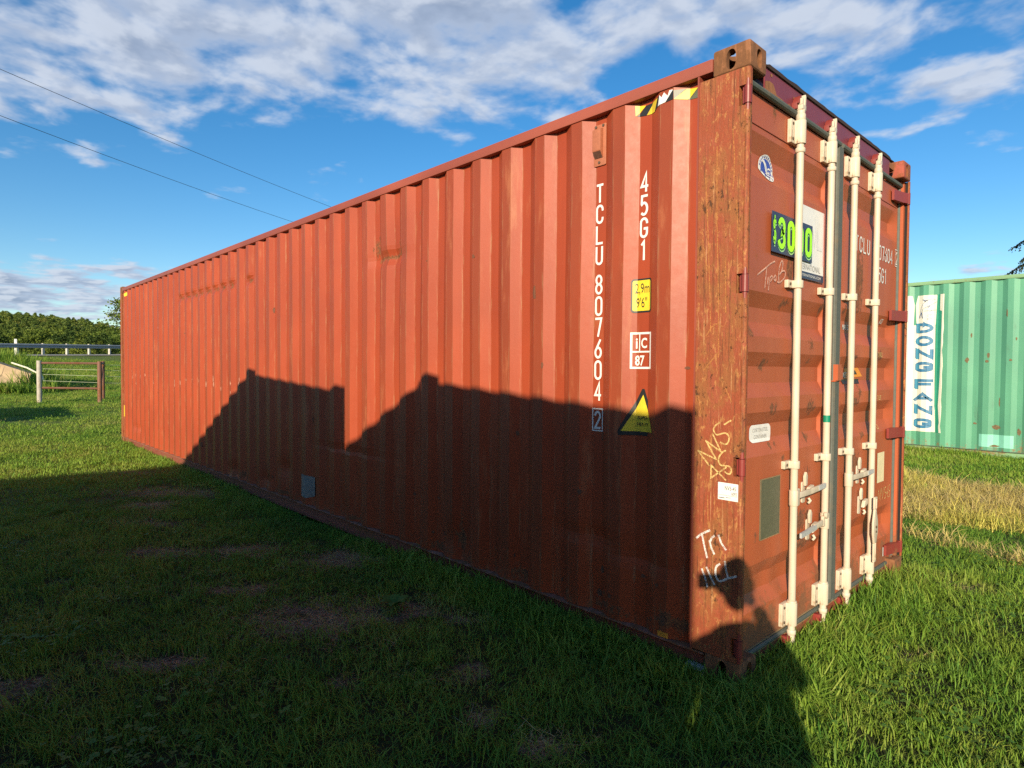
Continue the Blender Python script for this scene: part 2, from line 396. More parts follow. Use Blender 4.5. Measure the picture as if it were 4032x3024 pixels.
M_vent = flat('vent_brown', (0.36, 0.12, 0.06), 0.5, 0.15, 60)
M_vgr = flat('vent_grill', (0.12, 0.05, 0.03), 0.8, 0.5, 160)
M_seal = flat('tan_sealant', (0.30, 0.19, 0.09), 0.8, 0.3, 50)
M_conc = flat('pale_concrete', (0.44, 0.42, 0.38), 0.9, 0.3, 14)

# ------------------------------------------------------------------ shipping container shell
CL, CW, CH = 12.192, 2.438, 2.896
PITCH = 0.2875
def prof(x, ro0, pitch=PITCH, yo=0.008, yi=0.044):
    u = ((ro0 - x) / pitch) % 1.0 * 0.2875                # distance to the left of an outer ridge's right edge
    if u <= 0.077: return yo
    if u <= 0.147: return yo + (yi - yo) * (u - 0.077) / 0.070
    if u <= 0.219: return yi
    return yi - (yi - yo) * (u - 0.219) / 0.0685
def breaks(ro0, pitch, xa, xb):
    out = []; k0 = int((ro0 - xb) / pitch) - 2
    for k in range(k0, k0 + int((xb - xa) / pitch) + 5):
        r = ro0 - pitch * k
        for u in (0, 0.077, 0.147, 0.219):
            x = r - u * pitch / 0.2875
            if xa < x < xb: out.append(x)
    return sorted(out)
def wall_mesh(name, ro0, pitch, xa, xb, z0, z1, nz=2, dent=None):
    xs = [xa] + breaks(ro0, pitch, xa, xb) + [xb]
    zs = [z0 + (z1 - z0) * i / nz for i in range(nz + 1)]
    mb = MB(); n = len(xs)
    vs = []
    for z in zs:
        for x in xs:
            y = prof(min(max(x, xa + 1e-4), xb - 1e-4), ro0, pitch)
            dx = 0.0
            if dent: dx, ad = dent(x, y, z); y += ad
            vs.append((x + dx, y, z))
    mb.add(vs, [(j * n + i, j * n + i + 1, (j + 1) * n + i + 1, (j + 1) * n + i) for j in range(nz) for i in range(n - 1)])
    return mb.mesh(name)
def red_dent(x, y, z):
    a = 0.0; dx = 0.0
    outer = y < 0.02
    for xd in (-5.855, -6.417, -6.69, -6.967, -7.26, -7.543, -7.814, -8.113, -8.399):
        zc = 2.41
        g = math.exp(-((x - xd) / 0.11) ** 2 - ((z - zc) / 0.04) ** 2)
        if outer: a += 0.034 * g
    g = math.exp(-((x + 2.97) / 0.20) ** 2 - ((z - 2.31) / 0.045) ** 2); a += 0.030 * g
    g = math.exp(-((x + 2.97) / 0.20) ** 2 - ((z - 2.36) / 0.22) ** 2); a += 0.008 * g
    for (xd, zd, sx, sz, am) in ((-0.9, 0.52, .25, .05, .010), (-0.55, 0.46, .2, .04, .010), (-4.9, 0.40, .14, .09, .016), (-5.4, .22, .1, .06, .02),
                                 (-6.4, .2, .2, .08, .014), (-10.9, .35, .12, .06, .02), (-11.2, .35, .1, .06, .02), (-3.6, .72, .5, .025, .008), (-2.1, .25, .1, .1, .014)):
        a += am * math.exp(-((x - xd) / sx) ** 2 - ((z - zd) / sz) ** 2)
    a += 0.0040 * mnoise.noise(Vector((x * 0.9, 3.1, z * 0.8))) + 0.0012 * mnoise.noise(Vector((x * 5.0, 9.1, z * 3.0)))
    dx += 0.007 * mnoise.noise(Vector((x * 1.7, 5.5, z * 1.3)))
    if z < 0.13 or z > 2.79: a *= 0.2
    return dx, a

_cast = {}
def casting_mesh():
    """corner fitting: hollow block with oval holes in end, side and top (local: outer corner at 0,0,0, grows to -x, +y, +z)"""
    if 'm' in _cast: return _cast['m']
    def tmp(mb):
        me = mb.mesh('tmp'); bm = bmesh.new(); bm.from_mesh(me); bmesh.ops.recalc_face_normals(bm, faces=bm.faces); bm.to_mesh(me); bm.free()
        o = bpy.data.objects.new('tmp', me); COL.objects.link(o); return o
    A = MB().box(-0.178, 0, 0, 0.162, 0, 0.118).mesh('corner_casting'); bevelled(A, 0.013, 3)
    oa = bpy.data.objects.new('tmp', A); COL.objects.link(oa)
    cut = []
    cut.append(tmp(MB().box(-0.154, -0.026, 0.026, 0.138, 0.022, 0.094)))
    cut.append(tmp(MB().prism([(a * .75, b) for a, b in rr_slot(0.030, 0.045)], lambda a, b: (-0.089 + a, -0.05, 0.062 + b), (0, 0.26, 0))))
    cut.append(tmp(MB().prism(rr_slot(0.024, 0.042), lambda a, b: (-0.25, 0.089 + a, 0.062 + b), (0.30, 0, 0))))
    cut.append(tmp(MB().prism(rr_slot(0.031, 0.055), lambda a, b: (-0.089 + b, 0.081 - a, -0.05), (0, 0, 0.30))))
    for c in cut:
        md = oa.modifiers.new('b', 'BOOLEAN'); md.operation = 'DIFFERENCE'; md.object = c; md.solver = 'EXACT'
    dg = bpy.context.evaluated_depsgraph_get()
    me = bpy.data.meshes.new_from_object(oa.evaluated_get(dg)); me.name = 'corner_casting'
    for c in cut + [oa]: bpy.data.objects.remove(c)
    me.polygons.foreach_set('use_smooth', [True] * len(me.polygons)); me.set_sharp_from_angle(angle=rad(35))
    me.materials.clear(); _cast['m'] = me; return me
def rr_slot(r, hh, n=8): return arc(0, hh - r, r, r, 0, 180, n) + arc(0, r - hh, r, r, 180, 360, n)

def shell(root, mats, ro0, pitch=PITCH, dent=None, nz=2, z0=0.0, detail=False):
    """castings, posts, rails, side walls, roof, far end. Long axis x from -CL to 0, width y 0..CW"""
    m_wall, m_rail, m_brail, m_flange, m_post, m_cast = mats
    cm = casting_mesh()
    first = None
    for (x, y, z, sx, sy, sz) in ((0, 0, CH, 1, 1, -1), (0, CW, CH, 1, -1, -1), (-CL, 0, CH, -1, 1, -1), (-CL, CW, CH, -1, -1, -1),
                                  (0, 0, z0, 1, 1, 1), (0, CW, z0, 1, -1, 1), (-CL, 0, z0, -1, 1, 1), (-CL, CW, z0, -1, -1, 1)):
        me = cm.copy(); me.materials.append(m_cast if not (detail and z == CH and x == 0 and y == CW) else M_castr)
        me.transform(Matrix.Diagonal((sx, sy, sz, 1)))
        if sx * sy * sz < 0: me.flip_normals()
        link('corner_casting', me, None, root, loc=(x, y, z))
    # side walls
    for s in (0, 1):
        me = wall_mesh('side_wall', ro0, pitch, -CL + 0.25, -0.25, 0.112, 2.812, nz if s == 0 else 2, dent if s == 0 else None)
        if s: me.transform(Matrix.Translation((0, CW, 0)) @ Matrix.Diagonal((1, -1, 1, 1)))
        me.materials.append(m_wall)
        link('side_wall', me, None, root)
        f = 1 if s == 0 else -1; Y = 0 if s == 0 else CW
        r = MB().box(-CL + 0.179, -0.179, Y, Y + f * 0.062, 2.808, 2.868).mesh('top_rail'); bevelled(r, 0.006)
        link('top_rail', r, m_rail, root)
        xe = -0.30 if detail else -0.179
        b = MB().box(-CL + 0.179, xe, Y + f * 0.030, Y + f * 0.036, z0 + 0.006, 0.104)
        b.box(-CL + 0.179, xe, Y + f * 0.012, Y + f * 0.095, z0, z0 + 0.006)
        if detail: link('rail_end', MB().box(xe + .0005, -0.179, Y + f * 0.030, Y + f * 0.036, 0.046, 0.104), m_brail, root)
        link('bottom_rail', b, m_brail, root)
        # the lip that carries the wall; slightly ragged
        n = 90; vs = []; 
        for i in range(n + 1):
            x = -CL + 0.179 + (CL - 0.358) * i / n
            q = 0.004 * mnoise.noise(Vector((x * 3, 1.3 + s, 0)))
            vs += [(x, Y + f * (0.000 + q), 0.104), (x, Y + f * 0.06, 0.104), (x, Y + f * 0.06, 0.1105), (x, Y + f * (0.000 + q), 0.1105)]
        fl = MB().add(vs, [(4 * i + a, 4 * i + 4 + a, 4 * i + 4 + (a + 1) % 4, 4 * i + (a + 1) % 4) for i in range(n) for a in range(4)])
        link('rail_flange', fl, m_flange, root)
    # roof with shallow ribs, dropped below the rails
    n = 60; vs = []
    for i in range(n * 2 + 1):
        x = -CL + 0.18 + (CL - 0.36) * i / (2 * n); z = 2.852 if (i // 2) % 2 else 2.838
        vs += [(x, 0.05, z), (x, CW - 0.05, z)]
    link('roof_panel', MB().add(vs, [(2 * i, 2 * i + 2, 2 * i + 3, 2 * i + 1) for i in range(2 * n)]), m_wall, root)
    # far-end posts and wall
    for y0, y1 in ((0.0, 0.10), (CW - 0.10, CW)):
        p = MB().box(-CL + 0.004, -CL + 0.13, y0 + .001, y1 - .001, z0 + 0.118, CH - 0.118)
        p.box(-CL + 0.13, -CL + 0.25, (y0 + 0.022) if y0 < 1 else (y1 - 0.05), (y0 + 0.05) if y0 < 1 else (y1 - 0.022), 0.112, 2.808)
        link('corner_post', p, m_post, root)
    e = wall_mesh('end_wall', -0.3, 0.26, -CW + 0.10, -0.10, 0.10, 2.80)
    e.transform(Matrix(((0, 1, 0, -CL), (-1, 0, 0, 0), (0, 0, 1, 0), (0, 0, 0, 1))))
    e.materials.append(m_wall); link('end_wall', e, None, root)
    link('end_rail', MB().box(-CL + 0.002, -CL + 0.06, 0.165, CW - 0.165, 2.80, 2.868), m_rail, root)
    link('end_rail', MB().box(-CL + 0.002, -CL + 0.06, 0.165, CW - 0.165, z0 + .004, 0.0985), m_rail, root)

# ------------------------------------------------------------------ red container
red = thing('shipping_container', 'rust red shipping container with white lock rods and a neon price sign', 'shipping container')
RO0 = -0.387
shell(red, (M_wall, M_rail, M_brail, M_flange, M_post, M_cast), RO0, dent=red_dent, nz=86, detail=True)

# flat strips between wall and posts at the door end
for Y, f in ((0, 1), (CW, -1)):
    link('wall_strip', MB().box(-0.252, -0.2435, Y - f * 0.002, Y + f * 0.046, 0.112, 2.806), M_rail, red)
HZ = [(2.613, 2.700), (1.785, 1.872), (0.965, 1.050), (0.143, 0.230)]
# near post: side plate, hinge slots, rounded corner bar
pm = MB(); pm.box(-0.243, -0.048, 0.0, 0.040, 0.119, 2.777)
zc = [0.119] + [z for a, b in sorted(HZ) for z in (a, b)] + [2.777]
for i in range(0, len(zc), 2): pm.box(-0.0478, -0.020, 0.0, 0.036, zc[i], zc[i + 1])
link('corner_post', pm, M_post, red)
pb = MB()
for i in range(0, len(zc), 2): pb.tube([(-0.0145, 0.0145, zc[i]), (-0.0145, 0.0145, zc[i + 1])], 0.0145, 14)
pb.box(-0.0135, -0.004, 0.020, 0.034, 0.119, 2.777)
link('corner_bar', pb, M_post, red)
link('hinge_slot', MB().box(-0.049, -0.019, 0.042, 0.048, 0.13, 2.75), M_slot, red)
for a, b in HZ:
    h = MB().tube([(-0.013, 0.012, a + 0.006), (-0.013, 0.012, b - 0.006)], 0.0165, 16)
    h.box(-0.034, -0.013, 0.006, 0.030, a + 0.008, b - 0.008)
    h.tube([(-0.013, 0.012, b - 0.004), (-0.013, 0.012, b + 0.026)], [0.0125, 0.0118], 12)
    h.tube([(-0.013, 0.012, a - 0.024), (-0.013, 0.012, a + 0.004)], [0.0118, 0.0125], 12)
    link('hinge', h, M_hinge, red)
# far post at the door end
pm2 = MB().box(-0.243, -0.030, CW - 0.040, CW - 0.001, 0.119, 2.777)
link('corner_bar', MB().box(-0.0125, -0.001, CW - 0.013, CW - 0.001, 0.119, 2.777), M_post, red)
link('gap_shade_strip', MB().box(-0.0295, -0.013, CW - 0.010, CW - 0.002, 0.12, 2.776), M_dark, red)  # near-black strip standing in for the shade behind the corner bar
link('corner_post', pm2, M_door, red)
for a, b in HZ:
    h = MB().tube([(-0.013, CW - 0.014, a + 0.004), (-0.013, CW - 0.014, b - 0.004)], 0.0175, 14)
    vs = [(-0.056, 2.22), (-0.040, 2.22), (-0.018, 2.36), (-0.002, 2.405), (-0.014, 2.414), (-0.056, 2.33)]
    h.prism(vs, lambda x, y: (x, y, a + 0.008), (0, 0, b - a - 0.016))
    link('hinge', h, M_hinge, red)
# header, sill
link('door_header', MB().box(-0.20, -0.060, 0.272, CW - 0.272, 2.765, 2.880), M_head, red)
link('header_end', MB().box(-0.20, -0.062, 0.1625, 0.2715, 2.835, 2.872), M_cast, red); link('header_end', MB().box(-0.20, -0.062, CW - 0.2715, CW - 0.1625, 2.835, 2.872), M_cast, red)
n = 60; vs = []
for i in range(n + 1):
    y = 0.20 + (CW - 0.40) * i / n; q = 0.006 * mnoise.noise(Vector((y * 9, 4, 0))) - (0.012 if (y < 0.27 or y > 2.17) else 0)
    vs += [(-0.24, y, 2.8805), (-0.052, y, 2.8805), (-0.050, y, 2.897 + q), (-0.24, y, 2.899 + q)]
link('header_cap', MB().add(vs, [(4 * i + a, 4 * i + 4 + a, 4 * i + 4 + (a + 1) % 4, 4 * i + (a + 1) % 4) for i in range(n) for a in range(4)] + [(0, 1, 2, 3)]), M_edge, red)
link('pocket_shade_plate', MB().box(-0.246, -0.238, 0.05, CW - 0.05, 2.70, 2.86), M_dark, red)  # near-black backing plate, paints in the darkness of the open header ends
fl = MB()
g = [(0.10, 2.752), (0.16, 2.81), (0.22, 2.80), (0.27, 2.79), (0.272, 2.752)]
for i in range(len(g) - 1):
    pass
fl.prism([(0.10, 2.752), (0.271, 2.752), (0.270, 2.800), (0.235, 2.826), (0.19, 2.808), (0.15, 2.790)], lambda y, z: (-0.085 - 0.02 * math.sin(y * 40), y, z), (-0.01, 0, 0))
link('rubber_flap', fl, flat('dark_plastic', (0.018, 0.020, 0.030), 0.5, 0.4, 60), red)
link('door_sill', MB().box(-0.16, -0.062, 0.1625, CW - 0.1625, 0.004, 0.074), M_castr, red)
link('floor_panel', MB().box(-CL + 0.13, -0.17, 0.04, CW - 0.04, 0.075, 0.10), M_dark, red)

# doors
ZB = [(2.73, 0), (2.557, 0), (2.478, 1), (2.418, 1), (2.350, 0), (1.818, 0), (1.746, 1), (1.675, 1), (1.605, 0), (1.529, 0), (1.461, 1), (1.380, 1), (1.311, 0),
      (1.239, 0), (1.174, 1), (1.103, 1), (1.026, 0), (0.504, 0), (0.427, 1), (0.353, 1), (0.282, 0), (0.092, 0)][::-1]
def zlev(z):
    for (a, la), (b, lb) in zip(ZB[:-1], ZB[1:]):
        if a <= z <= b: return la + (lb - la) * (z - a) / (b - a)
    return 0.0
def lerp01(v, a, b): return min(1, max(0, (v - a) / (b - a)))
DX0, DDEP = -0.064, 0.036
class Door:
    pass
def door_mesh(y0, y1, ya, yb, yc, yd, seed):
    """recess runs from slope ya-yb to slope yc-yd"""
    zs = sorted(set([z for z, _ in ZB] + [ZB[0][0] + (ZB[-1][0] - ZB[0][0]) * i / 70 for i in range(71)]))
    ys = sorted(set([y0, y1, ya, yb, yc, yd] + [y0 + (y1 - y0) * i / 40 for i in range(41)]))
    def X(y, z):
        l = zlev(z) * lerp01(y, ya, yb) * (1 - lerp01(y, yc, yd))
        d = 0.010 * mnoise.noise(Vector((y * 9, seed, z * 6))) * math.exp(-((z - 0.38) / 0.28) ** 2) * math.exp(-((y - (y0 + y1) / 2) / 0.34) ** 2)
        d += 0.0025 * mnoise.noise(Vector((y * 3, seed + 4, z * 2)))
        if z < 0.12 or z > 2.7 or y < y0 + .03 or y > y1 - .03: d = 0
        return DX0 - DDEP * l + d
    mb = MB(); n = len(ys)
    mb.add([(X(y, z), y, z) for z in zs for y in ys], [(j * n + i, j * n + i + 1, (j + 1) * n + i + 1, (j + 1) * n + i) for j in range(len(zs) - 1) for i in range(n - 1)])
    mb.box(-0.125, -0.112, y0, y1, ZB[0][0], ZB[-1][0])
    mb.box(-0.112, DX0, y0, y0 + 0.004, ZB[0][0], ZB[-1][0]); mb.box(-0.112, DX0, y1 - 0.004, y1, ZB[0][0], ZB[-1][0])
    mb.box(DX0 - 0.002, DX0 + 0.004, y0 + 0.07, y1 - 0.05, 2.588, 2.594)
    me = mb.mesh('door', 20); return me
dL = link('door', door_mesh(0.030, 1.203, 0.085, 0.12, 1.085, 1.118, 1.0), M_door, red)
dR = link('door', door_mesh(1.272, 2.402, 1.335, 1.365, 2.29, 2.385, 7.0), M_door, red)
# rubber seals: a closed tube round each door
def seal(door, y0, y1):
    mb = MB(); x = -0.052; r = 0.017
    mb.tube([(x, y0, 2.748), (x, y1, 2.748)], r, 10); mb.tube([(x - .008, y0, 0.088), (x - .008, y1, 0.088)], 0.013, 10)
    mb.tube([(x - 0.012, y1, 0.088), (x - 0.012, y1, 2.748)], 0.016, 10); mb.tube([(x - 0.016, y0, 0.088), (x - 0.016, y0, 2.748)], 0.012, 10)
    link('door_seal', mb, M_rub, door)
seal(dL, 0.030, 1.218); seal(dR, 1.256, 2.402)
link('seal_lip', MB().box(-0.066, -0.044, 1.206, 1.268, 0.10, 2.735), M_rub, dL)
link('sealant_line', MB().box(-0.064, -0.058, 0.05, 2.39, 0.066, 0.073), M_seal, red); link('sealant_line', MB().box(-0.064, -0.058, 0.05, 1.20, 0.104, 0.108), M_seal, dL)
sp = MB().box(-0.062, -0.030, 1.205, 1.262, 1.385, 1.478); sp.box(-0.062, -0.040, 1.196, 1.276, 1.378, 1.385); 
link('door_stop_plate', sp, M_door, dL)

# lock rods with collars, cams, brackets
RX = -0.026
RODS = [(0.610, dL), (1.035, dL), (1.402, dR), (1.822, dR)]
rm = MB()
rm.tube([(0, 0, 0.03), (0, 0, 0.10)], [0.0165, 0.019], 16); rm.tube([(0, 0, 0.10), (0, 0, 2.73)], 0.0180, 18)
for za, zb, r in ((2.548, 2.572, 0.0245), (0.228, 0.252, 0.0245), (2.708, 2.742, 0.0235), (2.735, 2.765, 0.0200), (0.075, 0.10, 0.0225)):
    rm.tube([(0, 0, za), (0, 0, za + .004), (0, 0, zb - .004), (0, 0, zb)], [r - .003, r, r, r - .003], 16)
rod_me = rm.mesh('lock_rod', 40)
cm_ = MB()                                                    # cam head: a fork of two prongs
cm_.box(-0.016, 0.018, -0.022, 0.022, 2.760, 2.785)
cm_.prism([(-0.022, 2.785), (-0.006, 2.785), (-0.008, 2.812), (-0.020, 2.818)], lambda y, z: (-0.014, y, z), (0.030, 0, 0))
cm_.prism([(0.008, 2.785), (0.024, 2.785), (0.028, 2.835), (0.016, 2.842)], lambda y, z: (-0.014, y, z), (0.030, 0, 0))
cam_me = bevelled(cm_.mesh('rod_cam'), 0.003, 2)
kp = MB(); kp.box(-0.0335, -0.006, -0.036, 0.022, 2.764, 2.800); kp.prism([(-0.036, 2.790), (-0.01, 2.790), (0.004, 2.826), (-0.010, 2.834), (-0.030, 2.812)], lambda y, z: (-0.030, y, z), (0.034, 0, 0))
keep_me = bevelled(kp.mesh('cam_keeper'), 0.003, 2)
kl = MB(); kl.box(-0.035, 0.004, -0.016, 0.016, 0.035, 0.072)
keepl_me = bevelled(kl.mesh('cam_keeper'), 0.003, 2)
def bracket_me(name, h, wl, wr):
    """clamp over the rod: flat ears with a half-round hump between them, on a pad down to the door"""
    b = MB(); x = DX0 - RX
    pr_ = [(x + .001, -wl), (x + .001, wr), (-0.016, wr), (-0.016, 0.026)] + [(0.0265 * math.cos(rad(a)), 0.0265 * math.sin(rad(a))) for a in range(75, -76, -15)] + [(-0.016, -0.026), (-0.016, -wl)]
    b.prism(pr_, lambda x_, y_: (x_, y_, -h / 2), (0, 0, h))
    me = bevelled(b.mesh(name), 0.0035, 2, 40); return me
br_big = bracket_me('rod_bracket', 0.118, 0.072, 0.050); br_sm = bracket_me('rod_bracket', 0.040, 0.075, 0.050)
bolt_me = MB().tube([(-0.018, 0, 0), (-0.0125, 0, 0)], 0.0072, 10).mesh('bolt', 40)
ft = MB().box(-0.014, 0.012, -0.016, 0.016, 0.008, 0.035); foot_me = bevelled(ft.mesh('rod_foot'), 0.003, 2)
for me, mt in ((rod_me, M_rod), (cam_me, M_rod), (keep_me, M_hinge), (keepl_me, M_hinge), (br_big, M_rod), (br_sm, M_rod), (bolt_me, M_bolt), (foot_me, M_rod)): me.materials.append(mt)
for y, d in RODS:
    link('lock_rod', rod_me, None, d, loc=(RX, y, 0)); link('rod_cam', cam_me, None, d, loc=(RX, y, 0))
    link('cam_keeper', keep_me, None, red, loc=(RX, y, 0)); link('cam_keeper', keepl_me, None, red, loc=(RX, y - 0.034, 0)); link('cam_keeper', keepl_me, None, red, loc=(RX, y + 0.034, 0)); link('rod_foot', foot_me, None, d, loc=(RX, y, 0))
    for z, bm_ in ((2.650, br_big), (1.882, br_sm), (0.958, br_sm), (0.182, br_big)):
        link('rod_bracket', bm_, None, d, loc=(RX, y, z))
        for bz in ((-0.038, 0.038) if bm_ is br_big else (0,)):
            link('bolt', bolt_me, None, d, loc=(RX, y - 0.052, z + bz)); link('bolt', bolt_me, None, d, loc=(RX, y + 0.040, z + bz))
# handles, hubs, catches
def strap(mb, pts, w, t, x0):
    """flat bar through (y, z, x) points"""
    for (a, b) in zip(pts[:-1], pts[1:]):
        A = Vector((a[2] + x0, a[0], a[1])); B = Vector((b[2] + x0, b[0], b[1])); d = (B - A); L = d.length; d.normalize()
        n = Vector((1, 0, 0)); n = (n - d * n.dot(d)).normalized(); u = d.cross(n)
        mb.obox((A + B) / 2, d * (L / 2 + w * .2), u * (w / 2), n * (t / 2))
def catch(d, y, z, flip=1):
    c = MB()
    c.prism(rrect(y - 0.022, y + 0.022, z - 0.075, z + 0.04, 0.01), lambda a, b: (DX0 - 0.001, a, b), (0.008, 0, 0))
    c.prism([(y - 0.018, z + 0.02), (y + 0.008, z + 0.02), (y + 0.012, z + 0.075), (y - 0.004, z + 0.095), (y - 0.022, z + 0.07)], lambda a, b: (DX0 + 0.010, a, b), (0.014, 0, 0))
    c.prism([(y - 0.01, z - 0.03), (y + 0.05, z - 0.02), (y + 0.07, z - 0.005), (y + 0.06, z + 0.02), (y + 0.01, z + 0.01)], lambda a, b: (DX0 + 0.018, a, b), (0.020, 0, 0))
    c.tube([(DX0 + 0.02, y + 0.03, z - 0.05), (DX0 + 0.03, y + 0.035, z - 0.065), (DX0 + 0.02, y + 0.03, z - 0.08)], 0.008, 8)
    link('handle_catch', bevelled(c.mesh('handle_catch'), 0.003, 2), M_rod, d)
def hub(d, y, z):
    b = MB(); b.prism(rrect(y - 0.02, y + 0.055, z - 0.045, z + 0.045, 0.012), lambda a, c: (RX - 0.006, a, c), (0.016, 0, 0)); b.tube([(RX, y, z - 0.04), (RX, y, z + 0.04)], 0.0235, 14)
    link('handle_hub', bevelled(b.mesh('handle_hub'), 0.003, 2), M_rod, d)
# left door
hub(dL, 0.610, 0.785); catch(dL, 0.815, 0.800)
hm = MB(); strap(hm, [(0.64, 0.79, 0), (0.80, 0.795, 0.010), (0.93, 0.802, 0.014)], 0.030, 0.010, RX); link('door_handle', bevelled(hm.mesh('door_handle'), 0.002), M_rod, dL)
hm = MB(); strap(hm, [(0.90, 0.801, 0.014), (0.985, 0.806, 0.016)], 0.026, 0.011, RX + .001); link('handle_grip', hm, M_galv, dL)
b = MB(); b.tube([(RX, 1.035, 0.555), (RX, 1.035, 0.64)], 0.0245, 14); b.prism(rrect(0.99, 1.035, 0.57, 0.63, 0.012), lambda a, c: (RX - 0.004, a, c), (0.016, 0, 0)); b.tube([(RX + .01, 1.01, 0.635), (RX + .026, 1.01, 0.635)], 0.018, 12)
link('handle_hub', bevelled(b.mesh('handle_hub'), 0.002), M_rod, dL); catch(dL, 0.885, 0.585)
hm = MB(); strap(hm, [(1.02, 0.597, 0.004), (0.86, 0.592, 0.012)], 0.030, 0.010, RX); link('door_handle', bevelled(hm.mesh('door_handle'), 0.002), M_rod, dL)
hm = MB(); strap(hm, [(0.87, 0.592, 0.012), (0.75, 0.585, 0.016), (0.665, 0.582, 0.018)], 0.026, 0.011, RX + .001); link('handle_grip', hm, M_galv, dL)
# right door
hub(dR, 1.402, 0.785); catch(dR, 1.665, 0.800)
hm = MB(); strap(hm, [(1.44, 0.79, 0), (1.62, 0.792, 0.010), (1.73, 0.794, 0.014)], 0.030, 0.010, RX); link('door_handle', bevelled(hm.mesh('door_handle'), 0.002), M_rod, dR)
hm = MB(); strap(hm, [(1.70, 0.794, 0.014), (1.79, 0.797, 0.016)], 0.026, 0.011, RX + .001); link('handle_grip', hm, M_galv, dR)
catch(dR, 1.705, 0.600)
hm = MB()                                                     # handle hanging straight down on the last rod
xh = 0.004
hm.prism([(1.768, 0.335), (1.806, 0.335), (1.832, 0.40), (1.832, 0.47), (1.805, 0.53), (1.798, 0.555), (1.770, 0.555), (1.765, 0.53), (1.748, 0.47), (1.748, 0.40)], lambda y, z: (xh, y, z), (0.012, 0, 0))
for yy in (1.771, 1.803): hm.box(xh, xh + 0.012, yy - 0.006, yy + 0.006, 0.556, 0.62)
hm.box(xh, xh + 0.012, 1.765, 1.809, 0.62, 0.632)
for yy in (1.774, 1.800): hm.box(xh, xh + 0.012, yy - 0.005, yy + 0.005, 0.225, 0.334)
hm.box(xh, xh + 0.012, 1.769, 1.805, 0.213, 0.225)
link('door_handle', bevelled(hm.mesh('door_handle'), 0.002), M_rod, dR, label='unhooked cream door handle hanging down on the last lock rod')
link('handle_bolt', MB().tube([(xh + 0.012, 1.79, 0.44), (xh + 0.018, 1.79, 0.44)], 0.008, 10).tube([(xh + 0.012, 1.79, 0.41), (xh + 0.018, 1.79, 0.41)], 0.006, 10), M_bolt, dR)
link('rod_tape', MB().tube([(RX, 1.035, 1.153), (RX, 1.035, 1.192)], 0.0186, 18), M_teal, dL)

# ---- lettering and stickers. flat prints that follow the pressed steel
def conform(mb, kind, off):
    me = mb.mesh('t'); bm = bmesh.new(); bm.from_mesh(me)
    if kind == 'side':
        xs = [v.co.x for v in bm.verts]
        for x in breaks(RO0, PITCH, min(xs), max(xs)):
            bmesh.ops.bisect_plane(bm, geom=bm.verts[:] + bm.edges[:] + bm.faces[:], plane_co=(x, 0, 0), plane_no=(1, 0, 0))
        for v in bm.verts:
            _, a = red_dent(v.co.x, prof(v.co.x, RO0), v.co.z); v.co.y = prof(v.co.x, RO0) + a - off
    else:
        zs = [v.co.z for v in bm.verts]
        for z, _ in ZB:
            if min(zs) < z < max(zs): bmesh.ops.bisect_plane(bm, geom=bm.verts[:] + bm.edges[:] + bm.faces[:], plane_co=(0, 0, z), plane_no=(0, 0, 1))
        for v in bm.verts: v.co.x = DX0 - DDEP * zlev(v.co.z) + off
    out = bpy.data.meshes.new('print'); bm.to_mesh(out); bm.free(); bpy.data.meshes.remove(me); return out
side3 = lambda x, z: (x, 0.0, z)
door3 = lambda y, z: (0.0, y, z)
def prt(name, mb, mat, parent, kind, off, label=None):
    me = conform(mb, kind, off); me.name = name; return link(name, me, mat, parent, label)
def onpost(off): return lambda x, z: (x, -off, z)
def plain(name, mb, mat, parent, label=None):
    return link(name, mb.mesh(name), mat, parent, label)

mb = MB()
zt = 2.448
for i, ch in enumerate('TCLU'): stamp(mb, ch, -0.886, 2.449 - 0.112 * i - 0.104, 0.051, 0.104, 0.0125, side3)
for i, ch in enumerate('807604'): stamp(mb, ch, -0.886, 1.957 - 0.1166 * i - 0.108, 0.051, 0.108, 0.0125, side3)
stamp(mb, '2', -0.884, 1.113, 0.047, 0.100, 0.0125, side3)
ribbon(mb, [(-0.894, 1.104), (-0.827, 1.104), (-0.827, 1.224), (-0.894, 1.224)], 0.006, side3, closed=True)
for i, ch in enumerate('45G1'): stamp(mb, ch, -0.597, 2.450 - 0.1155 * i - 0.105, 0.050, 0.105, 0.0125, side3)
prt('number_lettering', mb, M_white, red, 'side', 0.0022)
# height plate
mb = MB(); poly(mb, rrect(-0.636, -0.516, 1.734, 1.908, 0.016), side3); prt('height_label', mb, M_blk, red, 'side', 0.0020)
mb = MB(); poly(mb, rrect(-0.628, -0.524, 1.743, 1.899, 0.010), side3); prt('height_label', mb, M_yel, red, 'side', 0.0034)
mb = MB(); text_mb(mb, '2,9m', -0.618, 1.834, 0.072, side3, sx=0.62); text_mb(mb, '9\'6"', -0.612, 1.760, 0.072, side3, sx=0.62); prt('height_lettering', mb, M_blk, red, 'side', 0.0048)
# iC 87
mb = MB(); wd = 0.0105
ribbon(mb, [(-0.632, 1.450), (-0.520, 1.450), (-0.520, 1.628), (-0.632, 1.628)], wd, side3, closed=True)
poly(mb, [(-0.627, 1.529), (-0.525, 1.529), (-0.525, 1.537), (-0.627, 1.537)], side3); poly(mb, [(-0.592, 1.537), (-0.586, 1.537), (-0.586, 1.623), (-0.592, 1.623)], side3)
text_mb(mb, 'i', -0.613, 1.551, 0.078, side3, sx=0.8, bold=0.02); text_mb(mb, 'C', -0.581, 1.553, 0.072, side3, sx=0.75, bold=0.02); text_mb(mb, '87', -0.614, 1.463, 0.072, side3, sx=0.75, bold=0.02)
prt('approval_lettering', mb, M_white, red, 'side', 0.0022)
